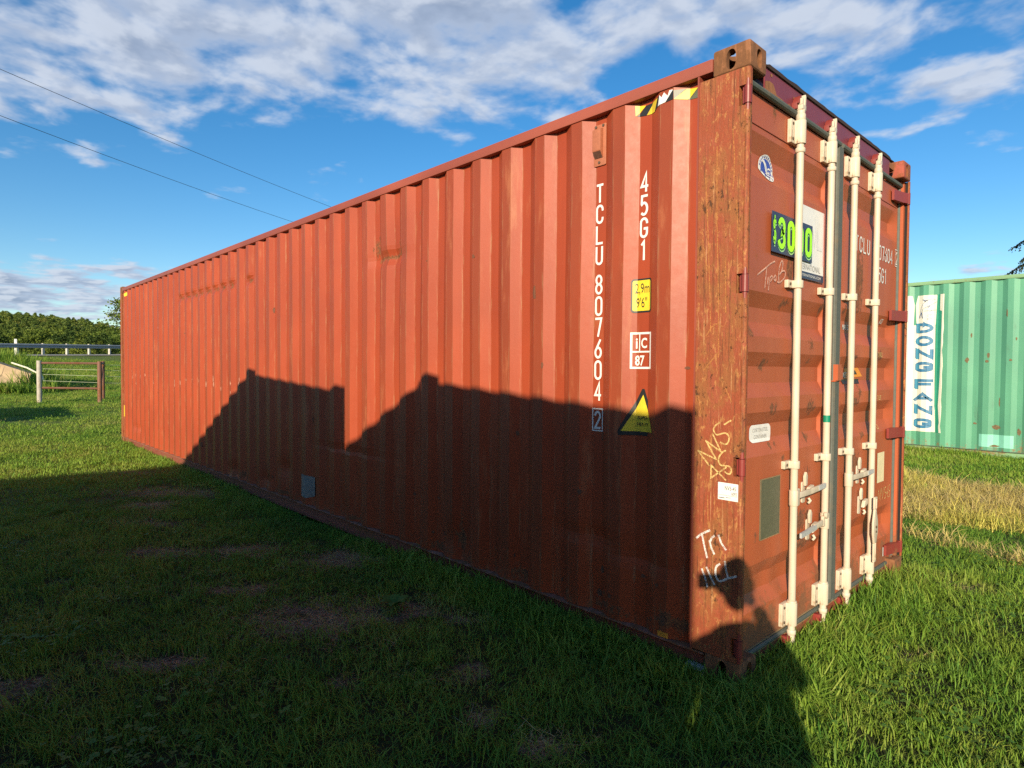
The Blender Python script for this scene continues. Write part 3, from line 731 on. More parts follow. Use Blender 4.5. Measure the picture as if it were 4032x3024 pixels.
# triangle
mb = MB(); poly(mb, [(-0.700, 1.112), (-0.694, 1.098), (-0.480, 1.102), (-0.474, 1.114), (-0.556, 1.342), (-0.570, 1.342)], side3); prt('weight_triangle', mb, M_blk, red, 'side', 0.0020)
mb = MB(); poly(mb, [(-0.676, 1.120), (-0.496, 1.122), (-0.562, 1.312)], side3); prt('weight_triangle', mb, M_yel, red, 'side', 0.0034)
mb = MB(); text_mb(mb, 'SUPER', -0.564, 1.184, 0.026, side3, align='CENTER', sx=0.85, bold=.01); text_mb(mb, 'HEAVY', -0.564, 1.150, 0.026, side3, align='CENTER', sx=0.85, bold=.01); prt('triangle_lettering', mb, M_blk, red, 'side', 0.0048)
# hazard tape
Hz = dict(yellow_vinyl=[[(-0.627, 2.795), (-0.569, 2.784), (-0.6245, 2.742)], [(-0.522, 2.785), (-0.485, 2.789), (-0.509, 2.731), (-0.564, 2.733)], [(-0.333, 2.790), (-0.277, 2.782), (-0.326, 2.739), (-0.386, 2.749)]],
          black_vinyl=[[(-0.567, 2.783), (-0.522, 2.785), (-0.564, 2.733), (-0.619, 2.740)], [(-0.485, 2.789), (-0.468, 2.795), (-0.481, 2.746), (-0.509, 2.731)], [(-0.390, 2.796), (-0.388, 2.792), (-0.389, 2.751), (-0.433, 2.748)]],
          white_vinyl=[[(-0.468, 2.795), (-0.455, 2.778), (-0.44, 2.798), (-0.42, 2.776), (-0.410, 2.799), (-0.390, 2.797), (-0.433, 2.749), (-0.481, 2.745)]],
          grey_print=[[(-0.388, 2.792), (-0.333, 2.792), (-0.386, 2.749)], [(-0.277, 2.780), (-0.2755, 2.734), (-0.326, 2.738)]])
for k, ps_ in Hz.items():
    for p_ in ps_:
      mb = MB(); poly(mb, p_, side3)
      prt('warning_tape', mb, {'yellow_vinyl': M_yel, 'black_vinyl': M_blk, 'white_vinyl': M_sw, 'grey_print': M_plate}[k], red, 'side', 0.0026 if k != 'grey_print' else 0.002)
# grey repair patch, rust stain and orange tag, far marks
mb = MB(); poly(mb, [(-4.53, 0.19), (-4.40, 0.175), (-4.30, 0.20), (-4.205, 0.23), (-4.20, 0.33), (-4.22, 0.385), (-4.36, 0.39), (-4.53, 0.405)], side3); prt('bare_patch', mb, M_patch, red, 'side', 0.006)
mb = MB(); poly(mb, rrect(-0.437, -0.379, 0.113, 0.140), side3); prt('orange_tag', mb, M_orange, red, 'side', 0.0024)
mb = MB(); poly(mb, rrect(-12.05, -11.95, 0.49, 0.70), lambda x, z: (x, 0.0195, z)); plain('yellow_mark', mb, M_yel, red)
mb = MB(); poly(mb, [(-11.93, 2.74), (-11.88, 2.70), (-11.82, 2.72), (-11.76, 2.77), (-11.84, 2.775)], side3); prt('yellow_mark', mb, M_yel, red, 'side', 0.003)
mb = MB()
rng = random.Random(5)
for i in range(46):                                          # chips and scrapes in the paint
    x = -0.3 - rng.random() ** 1.5 * 10; z = rng.choice([rng.uniform(.14, 2.7), rng.uniform(.14, .5)]); a = rng.uniform(.006, .02); b_ = a * rng.uniform(.5, 2.5)
    k = [(x + a * math.cos(t) * rng.uniform(.6, 1.1), z + b_ * math.sin(t) * rng.uniform(.6, 1.1)) for t in [j * math.pi / 4 for j in range(8)]]
    poly(mb, k, side3)
mb_p = MB()
for i in range(34):
    x = RO0 - PITCH * rng.randint(20, 38) - rng.uniform(-.01, .12); z = 1.22 + rng.gauss(0, .05); a = rng.uniform(.008, .022)
    poly(mb_p, [(x + a * math.cos(t) * rng.uniform(.6, 1.1), z + 2 * a * math.sin(t) * rng.uniform(.6, 1.1)) for t in [j * math.pi / 4 for j in range(8)]], side3)
prt('paint_scrapes', mb_p, flat('bare_pink_primer', (.50, .22, .14), .7, .3, 90), red, 'side', 0.0016)['kind'] = 'stuff'
prt('paint_chips', mb, M_stain, red, 'side', 0.0015)['kind'] = 'stuff'
# vent
v = MB(); v.prism(rrect(-0.902, -0.818, 2.545, 2.768, 0.008), lambda x, z: (x, 0.041, z), (0, -0.005, 0))
v.prism([(0.036, 2.745), (0.036, 2.585), (0.010, 2.622), (0.010, 2.735)], lambda y, z: (-0.893, y, z), (0.056, 0, 0))
link('vent_box', bevelled(v.mesh('vent_box'), 0.003, 2), M_vent, red)
link('vent_grill', MB().add([(-0.891, 0.0115, 2.6175), (-0.839, 0.0115, 2.6175), (-0.839, 0.0335, 2.5865), (-0.891, 0.0335, 2.5865)], [(0, 1, 2, 3)]), M_vgr, red)
for bx_, bz_ in ((-0.885, 2.757), (-0.836, 2.757), (-0.862, 2.563)): link('vent_bolt', MB().tube([(bx_, 0.037, bz_), (bx_, 0.031, bz_)], .007, 10), M_bolt, red)

# chalk on the post
NV = [[(-0.224, 1.063), (-0.166, 1.0)], [(-0.224, 1.063), (-0.13, 1.032)], [(-0.13, 1.032), (-0.184, 1.113)], [(-0.184, 1.113), (-0.107, 1.069)], [(-0.107, 1.069), (-0.15, 1.148)],
      [(-0.115, 1.202), (-0.137, 1.188), (-0.148, 1.165), (-0.132, 1.142), (-0.108, 1.151), (-0.085, 1.159), (-0.067, 1.142), (-0.071, 1.113), (-0.088, 1.102), (-0.11, 1.113)],
      [(-0.093, 1.195), (-0.061, 1.215)], [(-0.081, 0.942), (-0.154, 1.001), (-0.155, 0.942), (-0.08, 1.001)],
      [(-0.084, 1.077), (-0.103, 1.066), (-0.122, 1.034), (-0.11, 1.006), (-0.083, 1.008), (-0.062, 1.007), (-0.053, 0.989), (-0.063, 0.968), (-0.086, 0.98)]]
TRI = [[(-0.224, 0.649), (-0.201, 0.672), (-0.157, 0.698)], [(-0.197, 0.674), (-0.185, 0.624), (-0.168, 0.568)], [(-0.157, 0.649), (-0.148, 0.618), (-0.133, 0.593)], [(-0.155, 0.644), (-0.146, 0.667), (-0.134, 0.676)],
       [(-0.112, 0.684), (-0.099, 0.651), (-0.076, 0.625)], [(-0.194, 0.509), (-0.176, 0.471), (-0.164, 0.432)], [(-0.17, 0.522), (-0.15, 0.485), (-0.129, 0.452)],
       [(-0.104, 0.553), (-0.123, 0.537), (-0.126, 0.501), (-0.112, 0.473), (-0.092, 0.477), (-0.067, 0.495)], [(-0.079, 0.571), (-0.071, 0.528), (-0.062, 0.498), (-0.022, 0.516)]]
TIPO = [[(0.232, 1.895), (0.317, 1.937), (0.369, 1.964), (0.416, 1.98)], [(0.329, 1.944), (0.319, 1.889), (0.31, 1.839)], [(0.345, 1.895), (0.338, 1.861)], [(0.365, 1.901), (0.355, 1.861), (0.348, 1.833)],
        [(0.366, 1.894), (0.383, 1.908), (0.392, 1.896), (0.369, 1.876)], [(0.404, 1.898), (0.421, 1.915), (0.434, 1.901), (0.423, 1.882), (0.404, 1.892)],
        [(0.47, 1.92), (0.496, 1.945), (0.508, 1.978), (0.497, 1.999), (0.471, 1.971), (0.457, 1.924), (0.462, 1.882)], [(0.473, 1.923), (0.497, 1.942), (0.528, 1.947), (0.54, 1.933), (0.523, 1.905), (0.468, 1.879), (0.444, 1.882)]]
def smooth2(p, it=2):
    for _ in range(it):
        if len(p) < 3: return p
        q = [p[0]]
        for a, b in zip(p[:-1], p[1:]): q += [(a[0] * .75 + b[0] * .25, a[1] * .75 + b[1] * .25), (a[0] * .25 + b[0] * .75, a[1] * .25 + b[1] * .75)]
        p = q + [p[-1]]
    return p
def scrawl(strokes, wd, to3f, base, smooth=()):
    mb = MB()
    for i, st in enumerate(strokes): ribbon(mb, smooth2(st) if i in smooth else st, wd, to3f(base + i * 0.00025))
    return mb
SCR = [[(-.205, 2.33), (-.185, 2.02), (-.168, 1.62)], [(-.15, 2.46), (-.145, 2.1), (-.13, 1.75), (-.128, 1.5)], [(-.075, 2.52), (-.062, 2.36), (-.07, 2.25)], [(-.19, 1.60), (-.15, 1.66), (-.11, 1.64)], [(-.20, 1.44), (-.13, 1.52)], [(-.215, 2.05), (-.19, 1.9)],
       [(-.10, 1.95), (-.095, 1.70)], [(-.05, 2.2), (-.04, 1.98)], [(-.17, 0.86), (-.165, 0.72)], [(-.225, 1.32), (-.21, 1.24)], [(-.09, 1.36), (-.06, 1.30)]]
plain('scratches', scrawl([smooth2(q_) for q_ in SCR], 0.0045, onpost, 0.0008), M_scr, red)['kind'] = 'stuff'
plain('chalk_writing', scrawl(NV, 0.0070, onpost, 0.0012, (5, 8)), M_chalky, red)
plain('chalk_writing', scrawl(TRI, 0.0095, onpost, 0.0012, (3, 7)), M_chalk, red)
ondoor = lambda off: (lambda y, z: (DX0 + off + 0.002, y, z))
plain('chalk_writing', scrawl(TIPO, 0.0075, ondoor, 0.002, (0, 4, 5, 6, 7)), M_chalkp, dL)
NV2 = [[(2.075, 0.55), (2.09, 0.625), (2.125, 0.552), (2.14, 0.63)], [(2.155, 0.63), (2.175, 0.552), (2.20, 0.632)], [(2.25, 0.63), (2.22, 0.625), (2.225, 0.595), (2.25, 0.59), (2.245, 0.555), (2.215, 0.552)],
       [(2.29, 0.55), (2.285, 0.63), (2.265, 0.58), (2.30, 0.585)], [(2.335, 0.635), (2.31, 0.63), (2.312, 0.598), (2.335, 0.59), (2.33, 0.552), (2.308, 0.55)]]
plain('chalk_writing', scrawl(NV2, 0.006, ondoor, 0.002), M_chalky, dR)
mb = MB(); poly(mb, rrect(-0.119, -0.0215, 0.851, 0.930, 0.003), onpost(0.0016)); plain('stock_label', mb, M_sw, red)
mb = MB(); text_mb(mb, 'NV5-45', -0.086, 0.898, 0.026, onpost(0.0028), sx=0.66); text_mb(mb, '6092', -0.053, 0.877, 0.020, onpost(0.0028), sx=0.66)
poly(mb, rrect(-0.116, -0.024, 0.8725, 0.8735), onpost(0.0028)); poly(mb, rrect(-0.114, -0.085, 0.859, 0.862), onpost(0.0028)); poly(mb, rrect(-0.080, -0.056, 0.863, 0.865), onpost(0.0028))
plain('label_lettering', mb, M_blk, red)
# round emblem
mb = MB(); cxy = (0.372, 2.430)
poly(mb, [(cxy[0] + 0.079 * math.cos(t), cxy[1] + 0.066 * math.sin(t)) for t in [i * math.pi / 20 for i in range(40)]], door3); prt('round_sticker', mb, M_sw, dL, 'door', 0.004)
mb = MB(); poly(mb, [(cxy[0] + 0.056 * math.cos(t), cxy[1] + 0.047 * math.sin(t)) for t in [i * math.pi / 16 for i in range(32)]], door3)
for i in range(22):
    t = i * 2 * math.pi / 22 + .1
    if i % 2 == 0 or i < 11:
        c0 = (cxy[0] + 0.067 * math.cos(t), cxy[1] + 0.056 * math.sin(t)); poly(mb, rrect(c0[0] - .004, c0[0] + .004, c0[1] - .005, c0[1] + .005), door3)
prt('sticker_print', mb, M_blue, dL, 'door', 0.0055)
mb = MB()
for st in ([(0.333, 2.462), (0.352, 2.455), (0.362, 2.438), (0.370, 2.420), (0.366, 2.405)], [(0.345, 2.466), (0.366, 2.452), (0.378, 2.430), (0.384, 2.412)], [(0.36, 2.40), (0.375, 2.412), (0.395, 2.405), (0.405, 2.42)],
           [(0.352, 2.402), (0.36, 2.392), (0.378, 2.395), (0.392, 2.388), (0.40, 2.397)], [(0.39, 2.43), (0.402, 2.436), (0.415, 2.432)]):
    ribbon(mb, smooth2(st, 1), 0.008, door3)
prt('sticker_print', mb, M_sw, dL, 'door', 0.007)
# price sign and dealer sign (thin boards, held off the steel)
bx = DX0 + 0.006
mb = MB().prism(rrect(0.660, 1.018, 1.930, 2.316), lambda y, z: (bx, y, z), (0.004, 0, 0)); link('dealer_sign', mb, M_sw, dL)
fx = lambda o: (lambda y, z: (bx + 0.004 + o, y, z))
mb = MB(); poly(mb, rrect(0.660, 1.018, 1.930, 1.968), fx(.001)); plain('sign_band', mb, M_navy, dL)
mb = MB(); poly(mb, rrect(1.006, 1.018, 2.024, 2.312), fx(.001)); plain('sign_band', mb, M_pink, dL)
mb = MB(); text_mb(mb, 'INTERNATIONAL', 0.668, 1.979, 0.045, fx(.0015), sx=0.86); plain('sign_lettering', mb, M_grey, dL)
mb = MB(); text_mb(mb, 'INTERNATIONAL.COM', 0.700, 1.943, 0.020, fx(.0022), sx=1.35); plain('sign_lettering', mb, M_sw, dL)
mb = MB(); ribbon(mb, [(0.93, 2.20), (0.93, 2.11), (0.995, 2.11)], 0.018, fx(.0013)); ribbon(mb, [(0.865, 2.20), (0.888, 2.11), (0.91, 2.20)], 0.012, fx(.0013)); plain('sign_logo', mb, flat('pale_grey_print', (.66, .66, .66), .5), dL)
px = bx + 0.0095
ed = [0.347, 0.400, 0.505, 0.614, 0.724, 0.838]
for a, b_ in zip(ed[:-1], ed[1:]): link('price_card', MB().prism(rrect(a + .0008, b_ - .0008, 2.020, 2.216), lambda y, z: (px, y, z), (0.003, 0, 0)), M_navy, dL)
fp = lambda o: (lambda y, z: (px + 0.003 + o, y, z))
pal, drk, neo = MB(), MB(), MB()
for ch, a, wd, th in (('$', 0.353, 0.038, 0.008), ('3', 0.412, 0.084, 0.025), ('0', 0.519, 0.084, 0.028), ('0', 0.628, 0.086, 0.028), ('0', 0.738, 0.088, 0.028)):
    hh = 0.156 if ch != '$' else 0.13; zb = 2.043 if ch != '$' else 2.062
    for mb, ex, ox, oz, of in ((pal, 0.004, 0.004, -0.010, .001), (drk, 0.004, 0.002, -0.004, .0016), (neo, 0.0, 0.0, 0.0, .0022)):
        k = 0.4 if ch == '$' else 1.0
        stamp(mb, ch, a + ox - ex * k, zb + oz - ex * k, wd + 2 * ex * k, hh + 2 * ex * k, th + 2 * ex * k, fp(of))
plain('price_lettering', pal, M_pale, dL); plain('price_lettering', drk, M_dkgr, dL); plain('price_lettering', neo, M_neon, dL)
# steel label
mb = MB(); poly(mb, rrect(0.250, 0.482, 1.088, 1.174, 0.03), door3); prt('steel_label', mb, M_sw, dL, 'door', 0.003)
mb = MB(); text_mb(mb, 'CORTEN STEEL', 0.366, 1.139, 0.026, door3, align='CENTER', sx=0.95); text_mb(mb, 'CONTAINER', 0.366, 1.106, 0.026, door3, align='CENTER', sx=0.95); prt('label_lettering', mb, M_grey, dL, 'door', 0.0045)
pl = MB().prism(rrect(0.303, 0.518, 0.612, 0.911), lambda y, z: (DX0 + .0005, y, z), (0.005, 0, 0)); link('data_plate', pl, M_plate, dL)
mb = MB(); ribbon(mb, [(0.304, 0.613), (0.517, 0.613), (0.517, 0.910), (0.304, 0.910)], 0.005, ondoor(0.0045), closed=True); plain('plate_rim', mb, M_seal, dL)
mb = MB(); poly(mb, rrect(2.052, 2.198, 0.678, 0.883), ondoor(0.002)); plain('document_plate', mb, flat('cream_plate', (0.74, 0.64, 0.40), 0.45, 0.15, 30), dR)
mb = MB(); poly(mb, rrect(2.207, 2.326, 0.146, 0.208), ondoor(0.002)); plain('small_label', mb, M_sw, dR)
mb = MB(); text_mb(mb, 'JINDO', 2.2665, 0.170, 0.03, ondoor(0.0032), align='CENTER', sx=0.8); 
mb = MB()
for i in range(4): poly(mb, rrect(2.235 + i * 0.017, 2.245 + i * 0.017, 0.168, 0.190), ondoor(0.0032))
plain('label_lettering', mb, M_grey, dR)
# numbers on the right door
mb = MB()
for ch, y in zip('TCLU', (1.542, 1.614, 1.686, 1.756)): stamp(mb, ch, y, 2.185, 0.052, 0.100, 0.011, door3)
for ch, y in zip('807604', (1.925, 1.988, 2.051, 2.110, 2.170, 2.232)): stamp(mb, ch, y, 2.183, 0.050, 0.100, 0.011, door3)
stamp(mb, '2', 2.356, 2.192, 0.045, 0.092, 0.010, door3); ribbon(mb, [(2.342, 2.182), (2.396, 2.182), (2.396, 2.297), (2.342, 2.297)], 0.005, door3, closed=True)
for ch, y in zip('45G1', (1.925, 1.988, 2.051, 2.112)): stamp(mb, ch, y, 2.033, 0.050, 0.102, 0.011, door3)
prt('number_lettering', mb, M_white, dR, 'door', 0.004)
mb = MB()
for k, (t_, z) in enumerate((('MAX GROSS', 1.695), ('NET', 1.40))): text_mb(mb, t_, 1.45 if k == 0 else 1.48, z, 0.046, door3, sx=0.72, bold=.012)
text_mb(mb, 'KGS', 2.10, 1.765, 0.046, door3, sx=0.7, bold=.012); text_mb(mb, 'LBS', 2.07, 1.685, 0.046, door3, sx=0.7, bold=.012)
prt('weight_lettering', mb, M_white, dR, 'door', 0.004)
mb = MB(); text_mb(mb, '70 KGS', 2.02, 1.535, 0.046, door3, sx=0.62, bold=.012); text_mb(mb, '70 LBS', 2.02, 1.245, 0.046, door3, sx=0.62, bold=.012); text_mb(mb, 'CU', 2.06, 1.045, 0.046, door3, sx=0.7, bold=.012); text_mb(mb, 'L', 2.05, 1.12, 0.046, door3, sx=0.7, bold=.012)
prt('weight_lettering', mb, M_chalky, dR, 'door', 0.004)
mb = MB(); poly(mb, [(1.50, 1.395), (1.83, 1.405), (1.745, 1.462), (1.50, 1.455)], door3); prt('warning_sticker', mb, M_orange, dR, 'door', 0.003)
mb = MB(); poly(mb, [(1.56, 1.415), (1.73, 1.42), (1.69, 1.445), (1.56, 1.440)], door3); poly(mb, [(1.45, 1.36), (1.74, 1.36), (1.76, 1.39), (1.45, 1.388)], door3); prt('warning_sticker', mb, M_blk, dR, 'door', 0.0045)
def blob(cy_, cz_, ry, rz, seed, k=14):
    r_ = random.Random(seed)
    return [(cy_ + ry * math.cos(t) * r_.uniform(.6, 1.15), cz_ + rz * math.sin(t) * r_.uniform(.6, 1.15)) for t in [i * 2 * math.pi / k for i in range(k)]]
def set_stain(me, ax, lst):
    at = me.attributes.new('stain', 'FLOAT', 'POINT'); co_ = np.zeros(len(me.vertices) * 3); me.vertices.foreach_get('co', co_); co_ = co_.reshape(-1, 3)
    v_ = np.zeros(len(co_))
    for (a, b_, ra, rb) in lst: v_ = np.maximum(v_, 0.70 * np.exp(-((co_[:, ax] - a) / ra) ** 2 - ((co_[:, 2] - b_) / rb) ** 2))
    at.data.foreach_set('value', v_.astype(np.float32))
STL = [(0.60, 1.96, .05, .10, 1), (0.90, 1.58, .045, .03, 2), (0.91, 1.50, .03, .02, 12), (0.885, 1.245, .05, .035, 3), (0.94, 1.23, .03, .04, 13), (0.42, 1.25, .03, .025, 4), (0.46, 1.25, .012, .03, 14), (0.50, 1.06, .018, .02, 5),
                      (0.44, 1.06, .02, .02, 15), (0.56, 0.99, .03, .03, 6), (0.90, 1.08, .05, .02, 7), (0.86, 0.90, .06, .02, 8), (0.27, 0.64, .018, .025, 9), (0.80, 0.63, .12, .06, 10), (0.36, 1.47, .05, .03, 11), (0.18, 1.63, .035, .045, 16),
                      (0.57, 1.78, .05, .03, 17), (1.06, 1.80, .03, .05, 18), (0.84, 0.50, .12, .03, 19), (0.40, 2.70, .012, .05, 20)]
STR = [(1.62, 2.02, .09, .17, 31), (1.60, 1.86, .08, .08, 32), (1.62, 1.25, .06, .03, 33), (2.05, 1.53, .07, .05, 34), (1.58, 1.52, .08, .03, 35), (1.70, 1.31, .03, .05, 36), (1.75, 1.03, .04, .03, 37), (1.58, 0.86, .12, .08, 38),
                      (1.72, 0.62, .06, .05, 39), (2.02, 0.30, .08, .05, 40), (1.40, 1.80, .03, .05, 41)]
set_stain(dL.data, 1, [(a, b_, max(c * 1.35, .03), max(d_ * 1.35, .03)) for a, b_, c, d_, _ in STL]); set_stain(dR.data, 1, [(a, b_, max(c * 1.35, .03), max(d_ * 1.35, .03)) for a, b_, c, d_, _ in STR])
wall0 = [o for o in red.children if o.name.startswith('side_wall')][0]
set_stain(wall0.data, 0, [(-.40, .20, .10, .075), (-.30, .19, .06, .06), (-1.45, .17, .09, .07), (-2.05, .27, .06, .14), (-2.3, .16, .2, .04), (-2.97, 2.305, .24, .03), (-3.15, 2.40, .06, .16), (-2.82, 2.36, .05, .10), (-5.40, .22, .07, .12), (-4.37, .24, .12, .05),
                          (-2.52, 2.60, .05, .05), (-6.1, .18, .1, .07), (-3.5, .15, .25, .03), (-0.75, .16, .2, .03), (-5.0, .15, .3, .03)] + [(xd, 2.40, .07, .05) for xd in (-5.855, -6.417, -6.69, -6.967, -7.26, -7.543, -7.814, -8.113, -8.399)])
# chipped primer on the header
mb = MB(); hx = lambda y, z: (-0.0585, y, z)
poly(mb, [(0.275, 2.768), (0.50, 2.768), (0.47, 2.782), (0.40, 2.785), (0.385, 2.803), (0.36, 2.826), (0.32, 2.828), (0.275, 2.815)], hx); poly(mb, [(0.52, 2.767), (0.62, 2.767), (0.57, 2.777), (0.54, 2.786)], hx); poly(mb, blob(0.60, 2.83, .01, .008, 4), hx); poly(mb, blob(0.34, 2.86, .012, .01, 5), hx)
plain('rust_stain', mb, M_cast, red)

# ------------------------------------------------------------------ ground
def sst(a, b, v): t = np.clip((v - a) / (b - a), 0, 1); return t * t * (3 - 2 * t)
NR = (0.82, 0.57); SR = (-0.57, 0.82); R0 = (-53.5, 1.9)
def nz2(x, y, s):                                            # cheap smooth value noise on arrays
    x = np.asarray(x, float) * s; y = np.asarray(y, float) * s
    return (np.sin(x * 1.7 + 1.3 * np.sin(y * 1.1)) + np.sin(y * 1.9 + 1.7 * np.sin(x * 0.8 + 2)) + np.sin((x + y) * 1.3 + 4)) / 3
def ground_h(x, y):
    x = np.asarray(x, float); y = np.asarray(y, float)
    q = (x - R0[0]) * NR[0] + (y - R0[1]) * NR[1]
    s = np.clip((x - R0[0]) * SR[0] + (y - R0[1]) * SR[1], -30, 60)
    rd = 2.08 + 0.024 * s
    h = -0.035 + 0.39 * sst(34, 24, q)
    h = h + (rd - 0.355) * np.clip((25.5 - q) / 25.1, 0, 1) ** 1.25 * (q < 25.5)
    h = np.where(q < 0.4, rd, h)
    h = np.where(q < -9, rd - (rd + 0.5) * sst(-9, -40, q), h)
    h = h + 0.11 * sst(2.5, 9.2, y) * sst(30, 45, q)
    near = np.exp(-((x) ** 2 + (y) ** 2) / 900.0)
    return h + 0.022 * nz2(x, y, 0.9) * near * (q > 1) + 0.05 * nz2(x, y, 0.21) * (q > 3) * sst(5, 14, np.hypot(x + 2, y + 1)) * sst(45, 36, q)
PATCH = [(-6.54, -0.55, 0.55, 0.28), (-6.04, -0.97, 0.30, 0.2), (-4.15, -1.27, 0.30, 0.2), (-3.75, -0.75, 0.28, 0.17), (-3.01, -0.33, 0.36, 0.22), (-2.06, -0.97, 0.46, 0.28), (-1.85, -0.58, 0.30, 0.14), (-2.17, -1.88, 0.22, 0.07),
         (-2.05, -1.72, 0.14, 0.06), (-1.79, -1.64, 0.07, 0.05), (-1.34, -1.24, 0.08, 0.07), (-2.27, -2.35, 0.24, 0.13), (-1.66, -2.26, 0.09, 0.04), (-1.0, -0.75, 0.12, 0.12), (-0.34, -0.88, 0.13, 0.08), (-0.66, -0.92, 0.08, 0.10),
         (0.36, 2.43, 0.12, 0.10), (0.22, 2.58, 0.13, 0.07), (0.42, 1.03, 0.08, 0.05), (-8.42, -0.49, 0.5, 0.14), (-16.6, -1.3, 0.9, 0.18), (-5.2, -1.2, 0.4, 0.10), (-2.9, -1.15, 0.25, 0.10), (-1.5, -0.4, .18, .06)]
def dryness(x, y):
    x = np.asarray(x, float); y = np.asarray(y, float)
    d = np.zeros_like(x)
    wx = 0.20 * nz2(x, y, 9.0) + 0.12 * nz2(y, x, 23.0)
    for cx_, cy_, rx, ry in PATCH:
        # long axis lies across the view
        a = (x - cx_) * 0.70 + (y - cy_) * 0.714; b = -(x - cx_) * 0.714 + (y - cy_) * 0.70
        e = (a / rx) ** 2 + (b / ry) ** 2
        d = np.maximum(d, np.exp(-e * 0.9) + wx * 1.2 * (e < 3.0))
    d = d * np.clip(0.80 + 0.55 * nz2(x + 3, y, 13.0) + 0.25 * nz2(y, x + 1, 31.0), 0.12, 1.2)
    return np.clip(d, 0, 1)
def strawness(x, y):
    x = np.asarray(x, float); y = np.asarray(y, float)
    lo = 4.42 + 0.16 * nz2(x, y, 2.4); hi = 6.85 - 0.20 * sst(-1.2, -0.4, x) + 0.22 * nz2(x, y, 2.1)
    s = sst(lo - .12, lo + .12, y) * sst(hi + .14, hi - .14, y) * (x > -4) * (x < 9)
    t = np.abs((y - 3.75) + (x + 0.33) * 0.47 + 0.05 * nz2(x, y, 5)); s = np.maximum(s, 0.75 * sst(0.10, 0.03, t) * (x > -0.6) * (y > 0.5))
    return s
N = 330; A_ = 1.6; B_ = 8.0
tl = np.linspace(-1, 1, N); gl = A_ * np.sinh(B_ * tl) - 1.0
gx, gy = np.meshgrid(gl, gl, indexing='xy')
gz = ground_h(gx, gy)
gme = bpy.data.meshes.new('ground')
idx = np.arange(N * N).reshape(N, N)
fq = np.stack([idx[:-1, :-1], idx[:-1, 1:], idx[1:, 1:], idx[1:, :-1]], -1).reshape(-1, 4)
gme.from_pydata(np.stack([gx, gy, gz], -1).reshape(-1, 3).tolist(), [], fq.tolist()); gme.update()
gme.polygons.foreach_set('use_smooth', [True] * len(gme.polygons))
for nm, fn in (('dry', dryness), ('straw', strawness)):
    at = gme.attributes.new(nm, 'FLOAT', 'POINT'); at.data.foreach_set('value', fn(gx, gy).reshape(-1).astype(np.float32))
m_gr, t = material('lawn_soil')
p = t.node('ShaderNodeTexCoord').outputs['Object']
ad = t.node('ShaderNodeAttribute', attribute_name='dry').outputs['Fac']; as_ = t.node('ShaderNodeAttribute', attribute_name='straw').outputs['Fac']
gcol = t.mix(t.noise(p, 0.5, 5, 0.6), (0.085, 0.14, 0.022), (0.15, 0.19, 0.032))
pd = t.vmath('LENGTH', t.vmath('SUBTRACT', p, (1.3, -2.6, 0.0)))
gcol = t.mix(t.step(pd, 5.0, 13.0), (0.028, 0.036, 0.012), gcol)       # near soil darkened, painting in the shade between dense blades
gcol = t.mix(t.step(t.noise(p, 9, 5, 0.7), 0.35, 0.75, 0, 0.7), gcol, (0.055, 0.065, 0.018))
dirt = t.mix(t.step(t.noise(p, 75, 7, 0.78), .40, .62), (0.040, 0.030, 0.020), (0.34, 0.25, 0.165))
gcol = t.mix(t.step(ad, 0.25, 0.7), gcol, dirt)
gcol = t.mix(as_, gcol, t.mix(t.noise(p, 16, 6, 0.7), (0.12, 0.08, 0.045), (0.33, 0.24, 0.10)))
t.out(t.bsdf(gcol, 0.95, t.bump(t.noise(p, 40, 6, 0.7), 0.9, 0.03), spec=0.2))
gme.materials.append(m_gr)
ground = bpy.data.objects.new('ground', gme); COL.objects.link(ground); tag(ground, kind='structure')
def gh(x, y): return float(ground_h(x, y))

# road beyond the embankment
m_road, t = material('road_asphalt'); p = t.node('ShaderNodeTexCoord').outputs['Object']
t.out(t.bsdf(t.mix(t.noise(p, 3, 5, .6), (0.05, 0.05, 0.052), (0.085, 0.083, 0.08)), 0.9))
def roadstrip(q0, q1, dz, s0=-30, s1=60, n=40):
    vs = []
    for i in range(n + 1):
        s = s0 + (s1 - s0) * i / n
        for q in (q0, q1):
            x = R0[0] + NR[0] * q + SR[0] * s; y = R0[1] + NR[1] * q + SR[1] * s; vs.append((x, y, 2.08 + 0.024 * s + dz))
    return MB().add(vs, [(2 * i, 2 * i + 1, 2 * i + 3, 2 * i + 2) for i in range(n)])
tag(link('road', roadstrip(-8.4, -0.9, 0.03), m_road), kind='structure')
vs = []
for i in range(81):
    s_ = -30 + 90 * i / 80
    for q in (0.12, 1.15):
        x = R0[0] + NR[0] * q + SR[0] * s_; y = R0[1] + NR[1] * q + SR[1] * s_; vs.append((x, y, gh(x, y) + .04))
tag(link('road_edge', MB().add(vs, [(2 * i, 2 * i + 1, 2 * i + 3, 2 * i + 2) for i in range(80)]), flat('pale_gravel_edge', (0.42, 0.39, 0.31), 0.95, 0.3, 3)), kind='structure')
tag(link('road_line', roadstrip(-1.5, -1.35, 0.036), M_sw), kind='structure')

